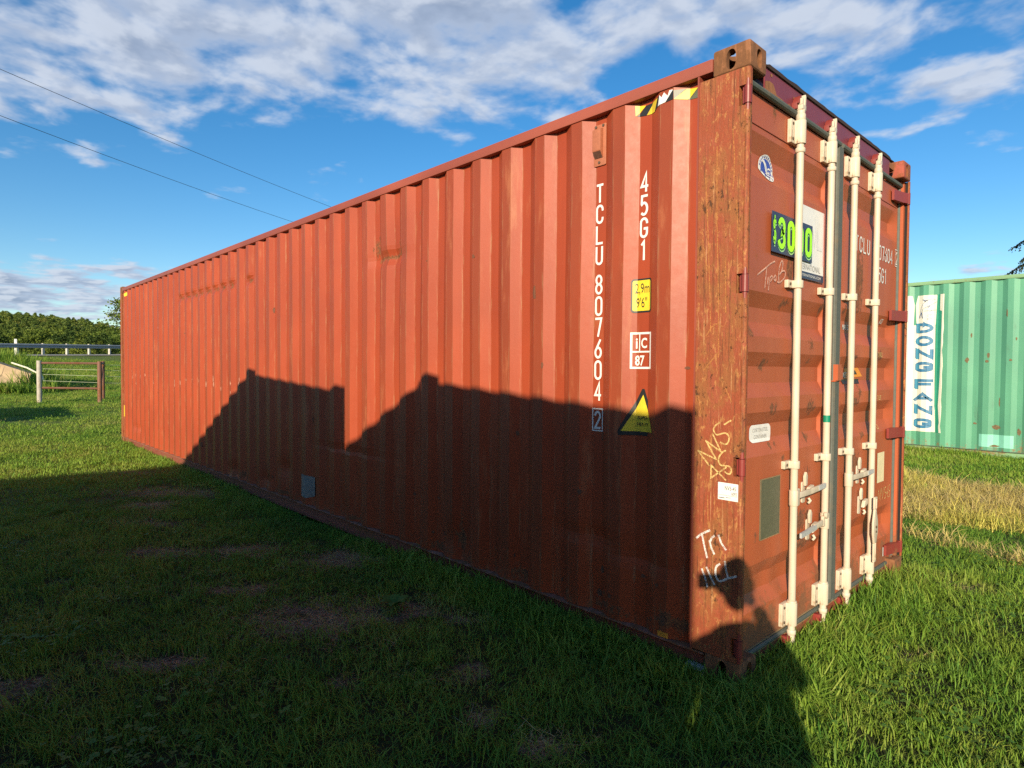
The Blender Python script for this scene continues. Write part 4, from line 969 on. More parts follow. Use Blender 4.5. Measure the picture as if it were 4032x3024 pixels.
# guard rail
m_gv = flat('weathered_guardrail', (0.26, 0.29, 0.33), 0.45, 0.15, 6)
m_po = flat('pale_guardrail_post', (0.50, 0.47, 0.42), 0.8, 0.2, 8)
def rp(s, q, dz): return (R0[0] + NR[0] * q + SR[0] * s, R0[1] + NR[1] * q + SR[1] * s, 2.08 + 0.024 * s + dz)
grl = thing('guardrail', 'long grey steel guardrail along the road embankment in front of the woods', 'guardrail', rp(0, 0, 0))
off = Vector(rp(0, 0, 0))
prf = [(0, .74), (.05, .715), (.075, .67), (.06, .625), (.015, .60), (.015, .575), (.06, .55), (.075, .505), (.05, .46), (0, .435)]
vs = []; n = 36
for i in range(n + 1):
    for (q, z) in prf: vs.append(Vector(rp(-12 + 42 * i / n, q + 0.12, z + .06 )) - off)
k = len(prf)
link('rail_beam', MB().add(vs, [(i * k + a, i * k + a + 1, (i + 1) * k + a + 1, (i + 1) * k + a) for i in range(n) for a in range(k - 1)]), m_gv, grl)
pme = MB().obox((0, 0, 0.34), (0.075 * NR[0], 0.075 * NR[1], 0), (0.06 * SR[0], 0.06 * SR[1], 0), (0, 0, 0.50)).mesh('rail_post'); pme.materials.append(m_po)
for i in range(-5, 15): link('rail_post', pme, None, grl, loc=Vector(rp(0.0 + i * 1.905, 0.0, 0)) - off)
dl = thing('delineator_post', 'white roadside marker post standing up above the guardrail', 'marker post', rp(0.0, -0.12, 0))
link('post', bevelled(MB().obox((0, 0, 0.52), (0.03, 0, 0), (0, 0.075, 0), (0, 0, 0.60)).mesh('post'), 0.01), flat('marker_white', (0.78, 0.78, 0.78), 0.5, 0.04), dl)

# ------------------------------------------------------------------ pipe-and-wire fence
m_rp = paint('rusty_pipe', (0.22, 0.10, 0.06), (0.16, 0.075, 0.05), rust=0.7, rough=0.7, seed=20, low=0, streak=(6, 6, 3))
m_wp = flat('peeling_white_post', (0.42, 0.38, 0.32), 0.7, 0.3, 12, dirt=(0.28, 0.14, 0.06), damt=0.8)
m_wire = flat('fence_wire', (0.55, 0.58, 0.40), 0.4, 0.1)
fe = thing('wire_fence', 'rusty pipe fence corner with thin wires and one pale peeling post', 'fence', (-21.57, -0.24, gh(-21.57, -0.24)))
f0 = Vector((-21.57, -0.24, gh(-21.57, -0.24)))
pA = Vector((-21.57, -0.24, 0)); pB = Vector((-21.19, 1.20, 0)); pC = Vector((-22.88, 1.58, 0)); pD = Vector((-23.4, 4.2, 0))
def fpost(P, z1, r, mat, label=None): link('post', MB().tube([P - Vector((f0.x, f0.y, 0)) + Vector((0, 0, gh(P.x, P.y) - 0.2 - f0.z)), P - Vector((f0.x, f0.y, 0)) + Vector((0, 0, z1 - f0.z))], r, 14), mat, fe, label)
fpost(pA, 1.56, 0.065, m_wp, 'pale peeling post with flaking paint'); fpost(pB, 1.55, 0.062, m_rp); fpost(pC, 1.57, 0.055, m_rp); fpost(pD, 1.55, 0.055, m_rp)
def bar(name, A, za, B, zb, r, mat, nseg=1, sag=0.0):
    pts = []
    for i in range(nseg + 1):
        u = i / nseg; P = A.lerp(B, u); pts.append(Vector((P.x - f0.x, P.y - f0.y, za + (zb - za) * u - f0.z - sag * 4 * u * (1 - u))))
    link(name, MB().tube(pts, r, 10 if r > .01 else 5), mat, fe)
bar('rail', pA, 1.49, pB, 1.49, 0.036, m_rp); bar('rail', pA, 0.76, pB, 0.72, 0.034, m_rp)
bar('rail', pB, 1.48, pC, 1.50, 0.034, m_rp); bar('rail', pB, 0.66, pC, 1.40, 0.030, m_rp)
for za, zb in ((1.32, 1.29), (1.16, 1.10), (0.97, 0.90)): bar('wire', pA, za, pB, zb, 0.005, m_wire)
for z in (1.45, 1.27, 1.07, 0.85): bar('wire', pC, z, pD, z, 0.005, m_wire, 6, 0.02)
# sloping concrete slab among the weeds, pale pipe beside it
sl_ = thing('concrete_slab', 'tan concrete slab sloping down into tall weeds at the left edge', 'concrete slab', (-26.6, -1.2, gh(-26.6, -1.2)))
b0 = Vector(sl_.location)
vs = [Vector(v) - b0 for v in ((-28.6, -2.1, 2.05), (-26.42, 0.02, 1.12), (-26.35, 0.0, 0.55), (-27.6, -2.6, 0.55))]
bk = Vector((-1.2, 0.25, 0.02))
link('slab', MB().add(vs + [v + bk for v in vs], [(0, 3, 2, 1), (4, 5, 6, 7), (0, 1, 5, 4), (1, 2, 6, 5), (2, 3, 7, 6), (3, 0, 4, 7)]), flat('tan_concrete', (0.40, 0.29, 0.18), 0.9, 0.3, 3), sl_)
pv = tag(link('drain_pipe', MB().tube([(-27.6, -0.40, 1.50), (-26.9, -0.02, 1.32), (-26.5, 0.22, 1.14), (-26.35, 0.34, 1.02), (-26.3, 0.40, 0.8)], 0.03, 8), flat('pale_pvc', (0.62, 0.60, 0.46), 0.5)), 'thin pale pipe curving over the end of the concrete slab', 'pipe')

# concrete foot under the near corner
cb = MB().obox((-0.238, 0.085, -0.045), (0.052, 0.008, 0), (-0.012, 0.080, 0), (0, 0, 0.080)).mesh('concrete_block'); bevelled(cb, 0.01, 2)
tag(link('concrete_block', cb, M_conc), 'pale concrete block tucked under the near bottom corner of the red container', 'concrete block')

# ------------------------------------------------------------------ green container
GR1, GR2 = (0.098, 0.315, 0.195), (0.078, 0.258, 0.166)
Mg_wall = paint('green_wall_paint', GR1, GR2, rust=0.20, rough=0.42, seed=30, fine=0.25, scuff=(0.055, 0.115, 0.075), scuff_amt=0.5, low=0.8, r1=(0.13, 0.07, 0.03), r2=(0.28, 0.17, 0.07))
Mg_rail = paint('green_rail_paint', (0.20, 0.36, 0.19), (0.16, 0.30, 0.16), rust=0.5, rough=0.6, seed=31, streak=(1.5, 8, 8), r1=(0.12, 0.07, 0.03), r2=(0.30, 0.19, 0.08))
Mg_post = paint('green_post_paint', GR1, GR2, rust=0.4, rough=0.6, seed=32)
GX, GYy, GZ = 5.6, 9.6, 0.075
grn = thing('shipping_container', 'pale green shipping container with blue letters on a white panel', 'shipping container', (GX, GYy, GZ))
GRO = -1.528 - GX; GP = 0.2815
shell(grn, (Mg_wall, Mg_rail, Mg_rail, flat('green_lip', (0.10, 0.13, 0.10), .8), Mg_post, Mg_post), GRO, GP, nz=3)
for Y in (0.0, CW - 0.12): link('corner_post', MB().box(-0.14, -0.004, Y + .001, Y + 0.119, 0.118, CH - 0.118), Mg_post, grn)
link('end_wall', MB().box(-0.08, -0.05, 0.12, CW - 0.12, 0.02, 2.86), Mg_wall, grn)
g3 = lambda x, z: (x - GX, 0.0, z - GZ)
def gprt(name, mb, mat, offs, label=None):
    me = mb.mesh('t'); bm = bmesh.new(); bm.from_mesh(me)
    xs = [v_.co.x for v_ in bm.verts]
    for x in breaks(GRO, GP, min(xs), max(xs)): bmesh.ops.bisect_plane(bm, geom=bm.verts[:] + bm.edges[:] + bm.faces[:], plane_co=(x, 0, 0), plane_no=(1, 0, 0))
    for v_ in bm.verts: v_.co.y = prof(v_.co.x, GRO, GP) - offs
    out = bpy.data.meshes.new(name); bm.to_mesh(out); bm.free(); bpy.data.meshes.remove(me)
    return link(name, out, mat, grn, label)
m_wpan = flat('white_panel_paint', (0.66, 0.63, 0.53), 0.5, 0.10, 8, dirt=(0.55, 0.5, 0.36), damt=.3)
m_tpan = flat('teal_panel_paint', (0.02, 0.24, 0.15), 0.5, 0.15, 10)
m_dblue = flat('dong_blue', (0.030, 0.155, 0.29), 0.5, 0.2, 20, dirt=(0.5, 0.5, 0.42), damt=.35); m_nblue = flat('fish_blue', (0.06, 0.10, 0.22), 0.5)
rr_ = random.Random(3)
def rag(p0, p1, n=8, a=0.012): return [(p0[0] + (p1[0] - p0[0]) * i / n + rr_.uniform(-a, a) * (0 < i < n), p0[1] + (p1[1] - p0[1]) * i / n) for i in range(n)]
mb = MB(); poly(mb, [(-2.5, 2.72), (-2.5, 0.415), (-1.40, 0.415), (-1.425, 1.2), (-1.43, 2.232), (-1.745, 2.215), (-1.735, 2.55), (-1.765, 2.713), (-1.82, 2.72)], g3); gprt('white_panel', mb, m_wpan, .002)
mb = MB(); poly(mb, [(-1.687, 2.714), (-1.719, 2.55), (-1.711, 2.414), (-1.70, 2.20), (-1.43, 2.20), (-1.423, 2.264), (-1.417, 2.529), (-1.404, 2.568), (-1.404, 2.661), (-1.415, 2.712)], g3); gprt('white_panel', mb, m_wpan, .0026)
mb = MB(); poly(mb, [(-1.41, 2.716), (-1.425, 2.232)] + rag((-1.427, 2.1), (-1.40, 0.43)) + [(-1.395, 0.41)] + rag((-1.345, 0.41), (-1.36, 0.66), 3) + [(-1.365, 0.86), (-1.346, 1.37), (-1.335, 2.438), (-1.368, 2.449), (-1.366, 2.716)], g3); gprt('teal_panel', mb, m_tpan, .0032)
mb = MB(); poly(mb, [(-1.366, 2.716), (-1.306, 2.716), (-1.308, 2.39)] + rag((-1.31, 2.30), (-1.318, 1.0), 10) + rag((-1.318, 0.95), (-1.31, 0.41), 5) + [(-1.312, 0.41), (-1.345, 0.41), (-1.36, 0.66), (-1.365, 0.86), (-1.346, 1.37), (-1.337, 2.438), (-1.366, 2.449)], g3); gprt('white_panel', mb, m_wpan, .0024)
mb = MB(); mb2 = MB(); m_dblue2 = flat('light_dong_blue', (0.045, 0.22, 0.33), 0.5, 0.12, 20)
for ch, (a, b_), (c_, d_) in (('D', (-1.705, 2.246), (-1.453, 2.077)), ('O', (-1.71, 2.033), (-1.452, 1.856)), ('N', (-1.71, 1.819), (-1.445, 1.640)), ('G', (-1.706, 1.595), (-1.448, 1.421)), ('F', (-1.715, 1.303), (-1.430, 1.131)), ('A', (-1.729, 1.078), (-1.435, 0.919)), ('N', (-1.713, 0.872), (-1.440, 0.708)), ('G', (-1.711, 0.639), (-1.448, 0.470))):
    stamp(mb, ch, a, d_, c_ - a, b_ - d_, 0.050, g3)
    poly(mb2, rrect(a + 0.012, a + 0.062, d_ + (.0 if ch in 'DNF' else .04), b_ - (0 if ch in 'DNF' else .04)), g3) if ch != 'A' else None
gprt('panel_lettering', mb, m_dblue, .005); gprt('panel_lettering', mb2, m_dblue2, .0062)
FISH = [[(-1.436, 2.634), (-1.476, 2.65), (-1.521, 2.637), (-1.578, 2.607), (-1.617, 2.55), (-1.639, 2.477), (-1.64, 2.416)], [(-1.418, 2.596), (-1.474, 2.56), (-1.525, 2.53), (-1.587, 2.497), (-1.615, 2.462), (-1.62, 2.422)], [(-1.607, 2.64), (-1.578, 2.618), (-1.544, 2.625)],
        [(-1.578, 2.618), (-1.575, 2.601)], [(-1.626, 2.422), (-1.651, 2.376), (-1.653, 2.336)], [(-1.62, 2.408), (-1.619, 2.368), (-1.607, 2.33)], [(-1.508, 2.536), (-1.521, 2.51), (-1.533, 2.51)], [(-1.592, 2.447), (-1.506, 2.455), (-1.427, 2.46)], [(-1.477, 2.453), (-1.517, 2.432)],
        [(-1.538, 2.363), (-1.516, 2.396), (-1.482, 2.39), (-1.493, 2.368), (-1.532, 2.356)], [(-1.543, 2.31), (-1.515, 2.335), (-1.48, 2.327), (-1.492, 2.311), (-1.537, 2.308)], [(-1.478, 2.624), (-1.467, 2.614)]]
mb = MB()
for i, st in enumerate(FISH): ribbon(mb, smooth2(st, 1), 0.006 if i not in (2, 3, 4, 5, 6) else 0.014, g3)
gprt('fish_emblem', mb, m_nblue, .006)
mb = MB(); poly(mb, rrect(-0.80, -0.36, 0.24, 0.44), g3); gprt('repaint_patch', mb, flat('pale_turquoise', (0.20, 0.52, 0.40), .5, .12, 12), .002)
mb = MB()
for x, z, a, b_ in ((-0.98, 1.62, .03, .05), (-0.72, 1.60, .03, .02), (-0.70, 1.70, .02, .05), (-0.42, 1.62, .02, .02), (-0.86, 0.60, .03, .02), (-0.58, 0.56, .06, .04), (-0.30, 0.50, .03, .06), (-0.60, 0.26, .07, .02), (-0.93, 2.02, .012, .05), (-0.48, 2.35, .012, .07), (-0.55, 0.95, .01, .08), (-.36, 1.95, .012, .03)):
    poly(mb, blob(x, z, a, b_, int(x * 100) & 255), g3)
gprt('rust_stain', mb, flat('brown_rust_spots', (0.17, 0.12, 0.06), .9, .5, 60), .0026)

# ------------------------------------------------------------------ containers behind the photographer (their shadows lie on the lawn and wall)
Mo = paint('old_brown_paint', (0.20, 0.09, 0.06), (0.16, 0.075, 0.05), rust=0.4, seed=40); Mo2 = paint('old_blue_paint', (0.10, 0.15, 0.22), (0.08, 0.12, 0.18), rust=0.4, seed=41)
Mo3 = paint('old_grey_paint', (0.25, 0.25, 0.24), (0.2, 0.2, 0.19), rust=0.4, seed=42)
ANG = math.atan2(-0.153, 0.988)
def row_container(cx_, cy_, mt, label):
    """cx_, cy_: ground position of the corner under the right-hand end of the shadow"""
    # local frame: end wall at x = 0 faces the camera side
    rz = ANG + math.pi / 2
    o = thing('shipping_container', label, 'shipping container', (cx_, cy_, -0.016), rz)
    shell(o, (mt,) * 6, -0.4)
    for Y in (0.0, CW - 0.10): link('corner_post', MB().box(-0.14, -0.004, Y + .001, Y + 0.099, 0.118, CH - 0.118), mt, o)
    link('door', MB().box(-0.09, -0.05, 0.10, CW / 2 - 0.01, 0.03, 2.86), mt, o); link('door', MB().box(-0.09, -0.05, CW / 2 + 0.01, CW - 0.10, 0.03, 2.86), mt, o)
    for y in (0.5, 1.0, 1.44, 1.94): link('lock_rod', MB().tube([(-0.03, y, 0.03), (-0.03, y, 2.84)], 0.018, 10), M_rod, o)
    return o
row_container(2.172, -4.30, Mo, 'brown container behind the photographer shading the wall beside the near corner')
row_container(-1.287, -4.26, Mo2, 'blue container behind the photographer shading the middle of the red wall')
row_container(-13.3, -7.05, Mo3, 'grey container out of frame whose corner shadow crosses the sunny lawn')

# ------------------------------------------------------------------ photographer
def skin(name, verts, edges, radii, mat, parent, sub=2):
    me = bpy.data.meshes.new(name); me.from_pydata([tuple(v_) for v_ in verts], edges, [])
    o = bpy.data.objects.new(name, me); COL.objects.link(o)
    o.modifiers.new('s', 'SKIN'); sv = me.skin_vertices[0].data
    for i, r_ in enumerate(radii): sv[i].radius = (r_, r_) if not isinstance(r_, tuple) else r_
    sv[0].use_root = True
    md = o.modifiers.new('u', 'SUBSURF'); md.levels = sub; md.render_levels = sub
    dg = bpy.context.evaluated_depsgraph_get(); m2 = bpy.data.meshes.new_from_object(o.evaluated_get(dg)); m2.name = name
    bpy.data.objects.remove(o); bpy.data.meshes.remove(me)
    m2.polygons.foreach_set('use_smooth', [True] * len(m2.polygons))
    return link(name, m2, mat, parent)
PB = Vector((1.600, -2.860, -0.03))
pr = thing('person', 'person in dark jacket photographing the container with a phone held in one hand', 'person', PB)
F2 = Vector((-0.728, 0.685, 0)); R2 = Vector((0.685, 0.728, 0))
def pp(r_, f_, z_): return R2 * r_ + F2 * f_ + Vector((0, 0, z_))
m_cl = flat('dark_jacket', (0.03, 0.035, 0.05), 0.9, 0.3, 30); m_sk = flat('skin', (0.45, 0.27, 0.19), 0.5, 0.08); m_hair = flat('brown_hair', (0.05, 0.03, 0.02), 0.6, 0.3, 60)
V = [pp(0.02, -.02, .93), pp(0.02, -.03, 1.06), pp(0.01, -.02, 1.19), pp(0, 0, 1.30), pp(0, .02, 1.42),
     pp(-.14, -.02, .86), pp(-.20, 0, .48), pp(-.24, -.03, .09), pp(-.26, .10, .045), pp(.16, -.02, .86), pp(.22, 0, .48), pp(.25, -.03, .09), pp(.27, .10, .045),
     pp(-.18, -.01, 1.28), pp(-.29, -.02, 1.02), pp(-.30, .10, .80), pp(.19, -.01, 1.29), pp(.30, .08, 1.10), pp(.17, .27, 1.39), pp(-.02, -.02, .40)]
E_ = [(0, 19), (0, 1), (1, 2), (2, 3), (3, 4), (0, 5), (5, 6), (6, 7), (7, 8), (0, 9), (9, 10), (10, 11), (11, 12), (3, 13), (13, 14), (14, 15), (3, 16), (16, 17), (17, 18)]
Rr = [(.23, .14), (.22, .13), (.20, .13), (.11, .10), .064, .12, .10, .085, .05, .12, .10, .085, .05, .068, .058, .036, .068, .058, .036, (.32, .15)]
skin('body', V, E_, Rr, m_cl, pr)
hd = MB()
for i in range(13):
    for j in range(18):
        th = math.pi * i / 12; ph = 2 * math.pi * j / 18
        x = .078 * math.sin(th) * math.cos(ph); y = .098 * math.sin(th) * math.sin(ph); z = .118 * math.cos(th)
        if z < -.03: y += .014; x *= .86
        if y > .085 and abs(x) < .02 and -.03 < z < .01: y += .020
        hd.v.append(tuple(pp(x, y + .05, z + 1.562)))
hd.f += [(i * 18 + j, i * 18 + (j + 1) % 18, (i + 1) * 18 + (j + 1) % 18, (i + 1) * 18 + j) for i in range(12) for j in range(18)]
for sx in (-1, 1): hd.obox(pp(sx * .082, .04, 1.56), R2 * .008, F2 * .018, (0, 0, .03))
link('head', hd, m_sk, pr)
hr = MB()
for i in range(8):
    for j in range(18):
        th = math.pi * .58 * i / 7; ph = 2 * math.pi * j / 18; k_ = 1.08
        y = .098 * math.sin(th) * math.sin(ph); z = .124 * math.cos(th)
        if y > 0.05 and i > 4: z += .03
        hr.v.append(tuple(pp(.078 * k_ * math.sin(th) * math.cos(ph), y * k_ + .045, z + 1.566)))
hr.f += [(i * 18 + j, i * 18 + (j + 1) % 18, (i + 1) * 18 + (j + 1) % 18, (i + 1) * 18 + j) for i in range(7) for j in range(18)]
link('hair', hr, m_hair, pr)
inv = lambda P_: Vector(P_) - PB
for sx, wv in ((-1, pp(-.30, .10, .80)), (1, pp(.17, .27, 1.39))):
    if sx > 0: tip = inv(CAM - FWD * 0.02 + RGT * 0.105); up_ = Vector((0, 0, 1)); side_ = RGT
    else: tip = pp(-.295, .15, .62); up_ = F2; side_ = R2
    palm = wv.lerp(tip, 0.5)
    V = [wv, palm]; E_ = [(0, 1)]; Rr = [.028, .032]
    for q in range(4):
        b0_ = palm + up_ * (0.030 - q * 0.019); e_ = tip + up_ * (0.024 - q * 0.016) - side_ * (0.014 - .003 * q); m_ = b0_.lerp(e_, .55) + side_ * .014
        i0 = len(V); V += [b0_, m_, e_]; E_ += [(1, i0), (i0, i0 + 1), (i0 + 1, i0 + 2)]; Rr += [.011, .0095, .008]
    i0 = len(V); V += [palm + up_ * .03 - side_ * .02, palm.lerp(tip, .6) + up_ * .05 - side_ * .02]; E_ += [(1, i0), (i0, i0 + 1)]; Rr += [.012, .010]
    skin('hand', V, E_, Rr, m_sk, pr)
ph = MB().obox(CAM - FWD * 0.016 + RGT * 0.035, RGT * 0.074, UPV * 0.037, FWD * 0.004).mesh('phone'); bevelled(ph, 0.003)
tag(link('phone', ph, M_blk), 'dark phone held level in the right hand of the photographer', 'phone')

# ------------------------------------------------------------------ overhead lines
m_pl = flat('black_cable', (0.06, 0.06, 0.065), 0.6)
def cable(P0, P1, ext0, ext1, sag, label):
    P0 = Vector(P0); P1 = Vector(P1); d = P1 - P0; a = P0 - d.normalized() * ext0; b_ = P1 + d.normalized() * ext1
    mb = MB(); pts = []
    for i in range(25):
        u = i / 24; q = a.lerp(b_, u); q.z -= sag * 4 * u * (1 - u); pts.append(q)
    tag(link('power_line', MB().tube(pts, 0.009, 6), m_pl), label, 'power line', 'overhead power lines')
    return a, b_
rr3 = lambda P_, d: CAM + (Vector(P_) - CAM) * (d)
L0a = CAM + (Vector((-57.45, 1.48, 23.31)) - CAM) * (20.5 / 45); L0b = CAM + (Vector((-73.18, 35.81, 22.42)) - CAM) * (36.4 / 80)
L1a = CAM + (Vector((-57.37, 1.44, 19.95)) - CAM) * (20.5 / 45); L1b = CAM + (Vector((-76.49, 32.22, 20.48)) - CAM) * (36.4 / 80)
sg = 0.5
a0, b0p = cable(L0a + Vector((0, 0, .05)), L0b, 9, 9, 0.35, 'upper thin overhead wire crossing the clouds at left')
a1, b1p = cable(L1a + Vector((0, 0, .05)), L1b, 9, 9, 0.35, 'lower thin overhead wire crossing the clouds at left')
m_pole = flat('weathered_pole', (0.20, 0.15, 0.11), 0.9, 0.3, 6)
for (a, lab) in (((a0 + a1) / 2, 'tall wooden utility pole out of frame at left holding the wires'),):
    po = thing('utility_pole', lab, 'utility pole', (a.x, a.y, gh(a.x, a.y)))
    link('shaft', MB().tube([(0, 0, -0.5), (0, 0, a0.z + 0.4 - po.location.z)], [0.16, 0.11], 12), m_pole, po)
    link('crossarm', MB().obox((0, 0, a0.z - po.location.z - .05), (0.9, .5, 0), (-.03, .055, 0), (0, 0, .06)), m_pole, po)

# ------------------------------------------------------------------ vegetation
def leafmat(name, cols, trans=0.35, attr=True):
    m, t = material(name)
    at = t.node('ShaderNodeAttribute', attribute_type='INSTANCER', attribute_name='tint').outputs['Fac'] if attr else t.node('ShaderNodeObjectInfo').outputs['Random']
    rp_ = t.node('ShaderNodeValToRGB'); t.put(rp_.inputs[0], at); cr = rp_.color_ramp
    cr.elements[0].color = (*cols[0], 1); cr.elements[1].color = (*cols[-1], 1)
    for i, c in enumerate(cols[1:-1]): e = cr.elements.new((i + 1) / (len(cols) - 1)); e.color = (*c, 1)
    g = t.node('ShaderNodeNewGeometry').outputs['Random Per Island']
    c = t.mix(t.step(g, 0, 1, 0.0, 0.55), rp_.outputs[0], t.mix(0.65, rp_.outputs[0], (0.22, 0.26, 0.05)))
    d = t.node('ShaderNodeBsdfPrincipled'); t.put(d.inputs['Base Color'], c); d.inputs['Roughness'].default_value = 0.55; d.inputs['Specular IOR Level'].default_value = 0.2
    tr = t.node('ShaderNodeBsdfTranslucent'); t.put(tr.inputs[0], c)
    mx = t.node('ShaderNodeMixShader'); mx.inputs[0].default_value = trans; t.l.new(d.outputs[0], mx.inputs[1]); t.l.new(tr.outputs[0], mx.inputs[2])
    t.out(mx.outputs[0]); return m
M_grass = leafmat('grass_blades', [(0.055, 0.150, 0.026), (0.125, 0.285, 0.034), (0.25, 0.38, 0.046), (0.34, 0.36, 0.08), (0.42, 0.36, 0.20)], 0.42)
M_straw = leafmat('straw_blades', [(0.46, 0.36, 0.22), (0.64, 0.48, 0.20), (0.70, 0.58, 0.13), (0.42, 0.48, 0.09)], 0.3)
M_clov = leafmat('clover_leaves', [(0.07, 0.18, 0.03), (0.12, 0.26, 0.045)], 0.4)
def blades(name, nb, spread, h0, h1, wd, lean, seed, mat, flatn=0.0):
    r = random.Random(seed); mb = MB()
    for i in range(nb):
        a = r.uniform(0, 2 * math.pi); d = spread * math.sqrt(r.random()); x, y = d * math.cos(a), d * math.sin(a)
        h = r.uniform(h0, h1); yaw = r.uniform(0, 2 * math.pi); ln = r.uniform(0.15, 1.0) * lean; w0 = wd * r.uniform(.7, 1.25)
        ux, uy = math.cos(yaw), math.sin(yaw); px_, py_ = -uy, ux
        c = []
        for k, u in enumerate((0, .45, .8, 1.0)):
            out = ln * h * (u ** 1.8); z = h * u * (1 - 0.35 * ln * u) * (1 - flatn)
            ww = w0 * (1.0, .9, .55, 0.0)[k] / 2
            tw = 0.6 * u * (r.random() - .5)
            c.append((x + ux * out, y + uy * out, z, ww, tw))
        o = len(mb.v)
        for (X, Y, Z, ww, tw) in c[:3]: mb.v += [(X + px_ * ww, Y + py_ * ww, Z + tw * ww), (X - px_ * ww, Y - py_ * ww, Z - tw * ww)]
        mb.v.append(c[3][:3])
        mb.f += [(o, o + 1, o + 3, o + 2), (o + 2, o + 3, o + 5, o + 4), (o + 4, o + 5, o + 6)]
    me = mb.mesh(name); me.polygons.foreach_set('use_smooth', [True] * len(me.polygons)); me.materials.append(mat)
    return bpy.data.objects.new(name, me)
def clover(seed):
    r = random.Random(seed); mb = MB()
    for i in range(9):
        x, y = r.gauss(0, .05), r.gauss(0, .05); z = r.uniform(.02, .05); R_ = r.uniform(.004, .0075); a0_ = r.uniform(0, 6.28); tx, ty = r.uniform(-.3, .3), r.uniform(-.3, .3)
        for k in range(3):
            a = a0_ + k * 2.094; cx_, cy_ = x + R_ * math.cos(a), y + R_ * math.sin(a)
            pts = [(cx_ + R_ * .9 * math.cos(t_), cy_ + R_ * .9 * math.sin(t_)) for t_ in [j * math.pi / 3 for j in range(6)]]
            mb.add([(p_[0], p_[1], z + tx * (p_[0] - x) + ty * (p_[1] - y)) for p_ in pts], [(0, 1, 2, 3, 4, 5)])
    me = mb.mesh('clover'); me.materials.append(M_clov); return bpy.data.objects.new('clover', me)
def coll(name, obs):
    c = bpy.data.collections.new(name)
    for o in obs: c.objects.link(o)
    return c
def scatter(name, pts, rots, scl, kind, tint, collection, label=None, cat=None):
    me = bpy.data.meshes.new(name); n = len(pts)
    me.vertices.add(n); me.vertices.foreach_set('co', np.asarray(pts, np.float32).reshape(-1))
    for nm, ty, arr, key in (('rot', 'FLOAT_VECTOR', rots, 'vector'), ('scl', 'FLOAT_VECTOR', scl, 'vector'), ('pick', 'INT', kind, 'value'), ('tint', 'FLOAT', tint, 'value')):
        at = me.attributes.new(nm, ty, 'POINT'); at.data.foreach_set(key, np.asarray(arr, np.int32 if ty == 'INT' else np.float32).reshape(-1))
    ob = bpy.data.objects.new(name, me); COL.objects.link(ob)
    ng = bpy.data.node_groups.new(name + '_scatter', 'GeometryNodeTree')
    ng.interface.new_socket('Geometry', in_out='INPUT', socket_type='NodeSocketGeometry'); ng.interface.new_socket('Geometry', in_out='OUTPUT', socket_type='NodeSocketGeometry')
    gi = ng.nodes.new('NodeGroupInput'); go = ng.nodes.new('NodeGroupOutput')
    ci = ng.nodes.new('GeometryNodeCollectionInfo'); ci.inputs['Collection'].default_value = collection; ci.inputs['Separate Children'].default_value = True; ci.inputs['Reset Children'].default_value = True
    ip = ng.nodes.new('GeometryNodeInstanceOnPoints'); ip.inputs['Pick Instance'].default_value = True
    def na(nm, ty):
        a = ng.nodes.new('GeometryNodeInputNamedAttribute'); a.data_type = ty; a.inputs[0].default_value = nm; return a.outputs[0]
    L = ng.links
    L.new(gi.outputs[0], ip.inputs['Points']); L.new(ci.outputs[0], ip.inputs['Instance'])
    L.new(na('pick', 'INT'), ip.inputs['Instance Index'])
    er = ng.nodes.new('FunctionNodeEulerToRotation'); L.new(na('rot', 'FLOAT_VECTOR'), er.inputs[0]); L.new(er.outputs[0], ip.inputs['Rotation'])
    L.new(na('scl', 'FLOAT_VECTOR'), ip.inputs['Scale']); L.new(ip.outputs[0], go.inputs[0])
    md = ob.modifiers.new('scatter', 'NODES'); md.node_group = ng
    tag(ob, label, cat, kind='stuff'); return ob
rng = np.random.default_rng(11)
fx2, fy2 = FWD.x / math.hypot(FWD.x, FWD.y), FWD.y / math.hypot(FWD.x, FWD.y)
def wedge(r0, r1, dens, half=47):
    """uniform points in the field in front of the camera"""
    a = math.radians(half); area = a * (r1 * r1 - r0 * r0); n = int(area * dens)
    r_ = np.sqrt(rng.uniform(r0 * r0, r1 * r1, n)); th = rng.uniform(-a, a, n)
    x = CAM.x + r_ * (fx2 * np.cos(th) - fy2 * np.sin(th)); y = CAM.y + r_ * (fy2 * np.cos(th) + fx2 * np.sin(th)); return x, y
def keep_clear(x, y):
    k = ~((x > -CL - .02) & (x < 0.01) & (y > 0.035) & (y < CW - .02))
    k &= ~((y > GYy + 0.03) & (y < GYy + CW) & (x < GX) & (x > GX - CL))
    q = (x - R0[0]) * NR[0] + (y - R0[1]) * NR[1]
    return k & (q > 1.5)
tufts = [blades('tuft', 36, .085, .020, .055, .0038, 1.35, s_, M_grass) for s_ in range(5)] + [blades('tuft', 24, .08, .035, .085, .0046, 1.25, 20 + s_, M_grass) for s_ in range(3)] + \
        [blades('tuft', 44, .22, .03, .075, .010, 1.2, 40 + s_, M_grass) for s_ in range(3)]
c_grass = coll('tuft_sources', tufts)
X, Y, S_, K_ = [], [], [], []
for r0, r1, dn, kinds, sc in ((0.9, 4.5, 300, (0, 1, 2, 3, 4, 0, 1, 5, 6, 7), 1.0), (4.5, 8, 230, (0, 1, 2, 3, 4, 5, 6), 1.12), (8, 15, 75, (8, 9, 10), 0.85), (15, 28, 34, (8, 9, 10), 1.1), (28, 52, 12, (8, 9, 10), 1.7)):
    x, y = wedge(r0, r1, dn, 50); X.append(x); Y.append(y); S_.append(np.full(len(x), sc)); K_.append(rng.choice(kinds, len(x)))
